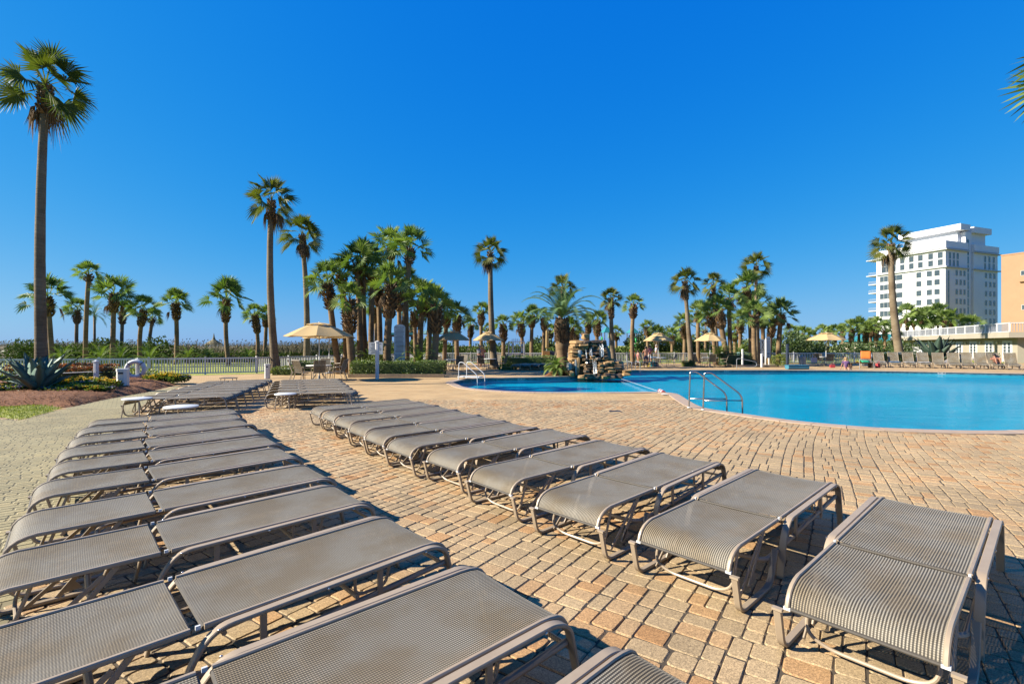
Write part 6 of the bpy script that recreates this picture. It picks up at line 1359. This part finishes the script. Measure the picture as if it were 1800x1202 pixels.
# ------------------------------------------------------------------ people
def person(label, loc, rz, pose, sk, clothes, hair, scale=1.0, hairlen=0.0):
    t = thing('person', label, 'person', loc, rz, None); t.scale = (scale,) * 3
    J = {'pelvis': (0, 0, .94), 'waist': (0, 0, 1.08), 'chest': (.0, 0, 1.28), 'neck': (.0, 0, 1.46), 'head': (.015, 0, 1.57), 'crown': (.0, 0, 1.67)}
    for s, n_ in ((1, 'l'), (-1, 'r')):
        J.update({'sh' + n_: (0, s * .17, 1.39), 'el' + n_: (-.02, s * .23, 1.11), 'wr' + n_: (.06, s * .25, .87), 'ha' + n_: (.08, s * .25, .80), 'hi' + n_: (0, s * .09, .90), 'kn' + n_: (.02, s * .10, .49), 'an' + n_: (-.02, s * .11, .09), 'to' + n_: (.14, s * .12, .03)})
    J.update(pose); J = {k: Vector(v) for k, v in J.items()}
    Rr = {'pelvis': .135, 'waist': .118, 'chest': .135, 'neck': .052, 'head': .088, 'crown': .06, 'sh': .058, 'el': .042, 'wr': .028, 'ha': .03, 'hi': .088, 'kn': .056, 'an': .038, 'to': .03}
    names = list(J); idx = {k: i for i, k in enumerate(names)}; vs = [J[k] for k in names]; rad = [Rr[k if k in Rr else k[:-1]] for k in names]
    E = [('pelvis', 'waist'), ('waist', 'chest'), ('chest', 'neck'), ('neck', 'head'), ('head', 'crown')]
    for n_ in 'lr': E += [('chest', 'sh' + n_), ('sh' + n_, 'el' + n_), ('el' + n_, 'wr' + n_), ('wr' + n_, 'ha' + n_), ('pelvis', 'hi' + n_), ('hi' + n_, 'kn' + n_), ('kn' + n_, 'an' + n_), ('an' + n_, 'to' + n_)]
    ed = [(idx[a], idx[c]) for a, c in E]
    for n_ in 'lr':                                               # four fingers and a thumb
        h, w = J['ha' + n_], J['wr' + n_]; d = (h - w).normalized(); sd = d.cross(Vector((1, .2, 0))).normalized()
        for k in range(5):
            o_ = (k - 1.5) * .016; tip = h + sd * o_ * 1.3 + d * (.075 - .008 * abs(k - 1.5)) + Vector((.015, 0, 0)) if k < 4 else h + sd * -.05 + d * .02 + Vector((.02, 0, 0))
            ed.append((idx['ha' + n_], len(vs))); vs.append(tip); rad.append(.009)
    def skin(nm, v_, e_, r_s, m, root, sub=1):
        me = bpy.data.meshes.new(nm); me.from_pydata([tuple(p) for p in v_], e_, []); o = bpy.data.objects.new(nm, me); C.objects.link(o); md = o.modifiers.new('s', 'SKIN'); o.modifiers.new('u', 'SUBSURF').levels = sub
        for i, d in enumerate(me.skin_vertices[0].data): d.radius = (r_s[i], r_s[i]); d.use_root = (i == root)
        bpy.context.view_layer.update(); m2 = bpy.data.meshes.new_from_object(o.evaluated_get(bpy.context.evaluated_depsgraph_get())); C.objects.unlink(o); bpy.data.objects.remove(o)
        m2.materials.clear(); m2.materials.append(m); m2.polygons.foreach_set('use_smooth', [True] * len(m2.polygons)); q = bpy.data.objects.new(nm, m2); C.objects.link(q); q.parent = t; return q
    skin('body', vs, ed, rad, M[sk], 0)
    b = MB(); hd = J['head']; ax = (J['crown'] - J['neck']).normalized(); fw = Vector((1, 0, 0)) - ax * ax.x; fw = fw.normalized() if fw.length > .1 else Vector((0, 0, 1))
    for k, c_, q in ((-1, .035, .012), (1, .035, .012)): b.ell(hd + fw * .088 + fw.cross(ax) * k * .035 + ax * .015, (.010, .012, .010), 6, 4)
    b.build('eye', M['ink'], t); b = MB(); b.ell(hd + fw * .10 - ax * .02, (.016, .014, .024), 6, 4); b.ell(hd + fw.cross(ax) * .095, (.022, .012, .032), 6, 4); b.ell(hd - fw.cross(ax) * .095, (.022, .012, .032), 6, 4); b.build('nose_and_ears', M[sk], t)
    b = MB(); b.ell(hd + ax * .045 - fw * .025, (.108, .106, .105), 12, 8, .15, 2)
    if hairlen: b.tube([hd - fw * .06 + ax * .03, hd - fw * .09 - ax * .08, hd - fw * .09 - ax * (.1 + hairlen)], lambda i: (.09, .075, .03)[i], 8)
    b.build('hair', M[hair], t, smooth=True)
    for nm, m, seg, gr in clothes:
        vv = []; ee = []; rs = []
        loc_i = {}
        for a, c in seg:
            def pt(s_):
                if isinstance(s_, tuple): a_, c_, q = s_; return J[a_].lerp(J[c_], q), (Rr[a_ if a_ in Rr else a_[:-1]] * (1 - q) + Rr[c_ if c_ in Rr else c_[:-1]] * q)
                return J[s_], Rr[s_ if s_ in Rr else s_[:-1]]
            for s_ in (a, c):
                if s_ not in loc_i: p, r_0 = pt(s_); loc_i[s_] = len(vv); vv.append(p); rs.append(r_0 * gr + .008)
            ee.append((loc_i[a], loc_i[c]))
        skin(nm, vv, ee, rs, M[m], 0)
    return t
SHORTS = [('pelvis', 'hil'), ('hil', ('hil', 'knl', .75)), ('pelvis', 'hir'), ('hir', ('hir', 'knr', .75)), ('pelvis', ('pelvis', 'waist', .45))]
BRIEF = [('pelvis', 'hil'), ('hil', ('hil', 'knl', .28)), ('pelvis', 'hir'), ('hir', ('hir', 'knr', .28)), ('pelvis', ('pelvis', 'waist', .4))]
SHIRT = [(('waist', 'pelvis', .6), 'waist'), ('waist', 'chest'), ('chest', ('chest', 'neck', .55)), ('chest', 'shl'), ('shl', ('shl', 'ell', .7)), ('chest', 'shr'), ('shr', ('shr', 'elr', .7))]
SUIT = [('pelvis', 'waist'), ('waist', 'chest'), ('chest', ('chest', 'neck', .3)), ('pelvis', 'hil'), ('pelvis', 'hir')]
TROUS = [('pelvis', 'hil'), ('hil', 'knl'), ('knl', ('knl', 'anl', .9)), ('pelvis', 'hir'), ('hir', 'knr'), ('knr', ('knr', 'anr', .9)), ('pelvis', ('pelvis', 'waist', .45))]
person('shirtless person in navy swim trunks standing with back turned beside the umbrella', G(1135.5, 645.5), R(80), {'ell': (.12, .27, 1.14), 'wrl': (.30, .20, 1.12), 'hal': (.37, .18, 1.13), 'elr': (.02, -.27, 1.14), 'wrr': (.16, -.26, .95), 'har': (.2, -.26, .89), 'knl': (.03, .13, .49), 'anl': (-.02, .15, .09), 'tol': (.13, .16, .03)}, 'skin_tan', [('swim_trunks', 'navy_cloth', SHORTS, 1.12)], 'hair_dark', .94)
person('child in a pink swimsuit standing left of the shirtless person', G(1121.5, 645), R(20), {'wrl': (.14, .24, .95), 'hal': (.2, .24, .9)}, 'skin', [('swimsuit', 'pink_cloth', SUIT, 1.1)], 'hair_dark', .76)
person('person in a pink top standing behind the shirtless one', (GX(1142, 40.5), 40.5, 0), R(-100), {'ell': (.1, .24, 1.12), 'wrl': (.28, .16, 1.05), 'hal': (.34, .14, 1.06)}, 'skin', [('top', 'pink_cloth', SHIRT, 1.1), ('shorts', 'white_cloth', SHORTS, 1.12)], 'hair_dark', 1.0)
person('person in a pale blue shirt standing behind the table under the bathers umbrella', (GX(1153.5, 47.8), 47.8, 0), R(170), {}, 'skin', [('shirt', 'white_cloth', SHIRT, 1.15), ('trousers', 'grey_cloth', TROUS, 1.12)], 'hair_grey', 1.03)
person('grey haired person in a pale shirt leaning at the fence, left of the couple', (GX(842, 38), 38, 0), R(75), {'chest': (.07, 0, 1.28), 'neck': (.12, 0, 1.45), 'head': (.16, 0, 1.55), 'crown': (.16, 0, 1.65), 'shl': (.09, .17, 1.38), 'shr': (.09, -.17, 1.38), 'ell': (.25, .2, 1.18), 'wrl': (.42, .12, 1.12), 'hal': (.48, .1, 1.12)}, 'skin', [('shirt', 'grey_cloth', SHIRT, 1.15), ('shorts', 'grey_cloth', SHORTS, 1.12)], 'hair_grey', 1.0)
person('person in a magenta swimsuit standing right of the grey haired one at the fence', (GX(848.5, 38), 38, 0), R(95), {'elr': (.14, -.22, 1.14), 'wrr': (.3, -.12, 1.1), 'har': (.36, -.1, 1.1)}, 'skin', [('shorts', 'magenta', BRIEF, 1.2), ('top', 'pink_cloth', [('chest', ('chest', 'waist', .5))], 1.06)], 'hair_blond', .98, .08)
sit = {'pelvis': (0, 0, .14), 'waist': (-.01, 0, .28), 'chest': (.0, 0, .47), 'neck': (.02, 0, .64), 'head': (.04, 0, .75), 'crown': (.03, 0, .85)}
for s, n_ in ((1, 'l'), (-1, 'r')): sit.update({'sh' + n_: (.0, s * .16, .57), 'el' + n_: (-.08, s * .24, .33), 'wr' + n_: (-.12, s * .30, .08), 'ha' + n_: (-.11, s * .32, .035), 'hi' + n_: (.02, s * .09, .11), 'kn' + n_: (.42, s * .11, .09), 'an' + n_: (.50, s * .11, -.30), 'to' + n_: (.62, s * .11, -.36)})
LONG = SHIRT[:3] + [('chest', 'shl'), ('shl', 'ell'), ('chest', 'shr'), ('shr', ('shr', 'elr', .7)), ('pelvis', 'waist'), ('pelvis', 'hil'), ('pelvis', 'hir')]
person('girl in a purple shirt sitting on the far pool edge, seen from behind', (GX(1487, 33.95), 33.95, .02), R(-115), sit, 'skin', [('shirt', 'purple', LONG, 1.12)], 'hair_blond', .95, .06)
# the sunbather lies on the raised chaise second from the right edge
lay = {'pelvis': (.62, 0, .53), 'waist': (.78, 0, .56), 'chest': (.95, 0, .70), 'neck': (1.05, 0, .86), 'head': (1.10, 0, .97), 'crown': (1.13, 0, 1.06)}
for s, n_ in ((1, 'l'), (-1, 'r')): lay.update({'sh' + n_: (1.0, s * .17, .80), 'el' + n_: (.78, s * .28, .68), 'wr' + n_: (.66, s * .14, .74), 'ha' + n_: (.62, s * .08, .76), 'hi' + n_: (.58, s * .09, .50), 'kn' + n_: (.32, s * .12, .84), 'an' + n_: (.10, s * .11, .46), 'to' + n_: (-.02, s * .11, .43)})
person('sunbathing person with bent knees lying on the raised chaise at the right', G(1756, 649.3), R(58), lay, 'skin_tan', [('swim_trunks', 'navy_cloth', BRIEF, 1.12)], 'hair_dark', .98)

# ------------------------------------------------------------------ small things on the deck
def bag(label, loc, m, w, d, h, name='beach_bag'):
    t = thing(name, label, 'bag', loc, rnd.uniform(-.5, .5)); b = MB(); b.add([(-w / 2, -d / 2, 0), (w / 2, -d / 2, 0), (w / 2, d / 2, 0), (-w / 2, d / 2, 0), (-w * .56, -d * .35, h), (w * .56, -d * .35, h * .96), (w * .55, d * .35, h), (-w * .55, d * .35, h * .94)], [(3, 2, 1, 0), (0, 1, 5, 4), (1, 2, 6, 5), (2, 3, 7, 6), (3, 0, 4, 7), (4, 5, 6, 7)]); b.build('body', M[m], t)
    b = MB(); b.tube(arc_path([(-w * .3, -d * .3, h * .9), (-w * .25, -d * .3, h * 1.45), (w * .25, -d * .3, h * 1.45), (w * .3, -d * .3, h * .9)], .08, 4), .012, 6); b.build('handle', M[m], t)
bag('teal beach bag on the deck right of the shirtless person', G(1148, 644.5), 'teal_cloth', .36, .25, .34)
bag('small yellow beach toy bag beside the teal bag', G(1140, 644.3), 'yellow_cloth', .18, .15, .28)
bag('lime green bag behind the child in pink', G(1125.5, 643.5), 'lime_cloth', .22, .15, .36)
bag('navy bag under the table of the bathers', G(1152, 643.8), 'navy_cloth', .3, .25, .36)
bag('navy bag hung beside the leftmost chair near the seated girl', G(1431, 645) + Vector((0, 0, .35)), 'navy_cloth', .35, .25, .38)
bag('red bag below the table left of the seated girl', G(1463, 646), 'red_cloth', .3, .2, .22)
bag('dark red bag beside the chaise with the orange towel', G(1543, 646.5), 'red_cloth', .26, .22, .34)
for lab, px, Y, z, w, m in (('blue towel lying on the table of the bathers', 1152, 38.2, .742, .7, 'blue_cloth'), ('green towel draped on the low rail right of the seated girl', 1519, 36.5, .55, .62, 'green_cloth'), ('yellow towel folded left of the green one', 1510, 36.8, .50, .26, 'yellow_cloth')):
    b = MB(); vs = []
    for i in range(5):
        for j in range(5): vs.append(((i / 4 - .5) * w, (j / 4 - .5) * .45, .06 * abs(noise.noise(Vector((i, j, w * 9)))) - .14 * (abs(j / 2 - 1) ** 2) * (z < .7)))
    b.add(vs, [(i * 5 + j, i * 5 + j + 5, i * 5 + j + 6, i * 5 + j + 1) for i in range(4) for j in range(4)]); o = b.build('towel', M[m], None, smooth=True, loc=(GX(px, Y), Y, z)); sm = o.modifiers.new('t', 'SOLIDIFY'); sm.thickness = .015; tag(o, lab, 'towel')
t = thing('towel_stand', 'low brown wooden stand under the green and yellow towels', 'stand', (GX(1512, 36.5), 36.5, 0)); b = MB(); b.box((0, 0, .36), (1.7, .4, .06)); b.build('shelf', M['wood'], t)
for sx in (-1, 1): b = MB(); b.box((sx * .75, 0, .17), (.08, .36, .32)); b.build('leg', M['wood'], t)

# ------------------------------------------------------------------ sky, sun, camera
SUN_EL, SUN_AZ = 32.0, 263.0                                       # sun stands to the left, a little beyond the pool
w = bpy.data.worlds.new('World'); S.world = w; w.use_nodes = True; nt = w.node_tree; nt.nodes.clear()
sky = nd(nt, 'ShaderNodeTexSky', sky_type='NISHITA', sun_disc=False); sky.sun_elevation = R(SUN_EL); sky.sun_rotation = R(SUN_AZ); sky.air_density = 1.0; sky.dust_density = 0.3; sky.ozone_density = 4.0; sky.altitude = 0
# the photograph's polarised, saturated sky: the physical sky's channels re-graded by power curves
EXPO = 1.5
bg = nd(nt, 'ShaderNodeBackground'); bg.inputs['Strength'].default_value = 0.12; wo = nd(nt, 'ShaderNodeOutputWorld')
sp = nd(nt, 'ShaderNodeSeparateColor'); cb = nd(nt, 'ShaderNodeCombineColor'); lk(nt, sky.outputs[0], sp.inputs[0]); kin = .12 * 2 ** .85; kout = 1 / (.12 * 2 ** EXPO)
def mth(op, a, b_):
    m_ = nd(nt, 'ShaderNodeMath', operation=op)
    for q, x in enumerate((a, b_)):
        if isinstance(x, (int, float)): m_.inputs[q].default_value = x
        else: lk(nt, x, m_.inputs[q])
    return m_.outputs[0]
for ch, gain, pw, knee in ((0, .42, 2.7, 1.05), (1, .435, .70, .05), (2, .80, .16, 0.0)):
    x = mth('POWER', mth('MULTIPLY', sp.outputs[ch], kin), pw); y = mth('DIVIDE', mth('MULTIPLY', x, gain), mth('ADD', mth('MULTIPLY', x, knee), 1.0)); lk(nt, mth('MULTIPLY', y, kout), cb.inputs[ch])
lk(nt, cb.outputs[0], bg.inputs[0]); lk(nt, bg.outputs[0], wo.inputs[0])
sl = bpy.data.lights.new('sun', 'SUN'); sl.energy = 5.0; sl.angle = R(.5); sl.color = (1.0, .91, .77); so = bpy.data.objects.new('sun', sl); C.objects.link(so)
v = Vector((math.sin(R(SUN_AZ)) * math.cos(R(SUN_EL)), math.cos(R(SUN_AZ)) * math.cos(R(SUN_EL)), math.sin(R(SUN_EL)))); so.rotation_euler = v.to_track_quat('Z', 'Y').to_euler(); so.location = (-20, 5, 30)
cd = bpy.data.cameras.new('camera'); co = bpy.data.objects.new('camera', cd); C.objects.link(co); co.location = (0, 0, H); co.rotation_euler = (PI / 2, 0, 0)
cd.sensor_width = 36.0; cd.lens = F / 1800 * 36.0; cd.shift_y = (HZ - 601) / 1800; cd.clip_end = 4000; cd.clip_start = .05; S.camera = co
S.view_settings.view_transform = 'Standard'; S.view_settings.look = 'None'; S.view_settings.exposure = EXPO; S.view_settings.gamma = 1.0
S.cycles.max_bounces = 6; S.cycles.transparent_max_bounces = 12; S.cycles.use_denoising = True; S.cycles.caustics_reflective = False
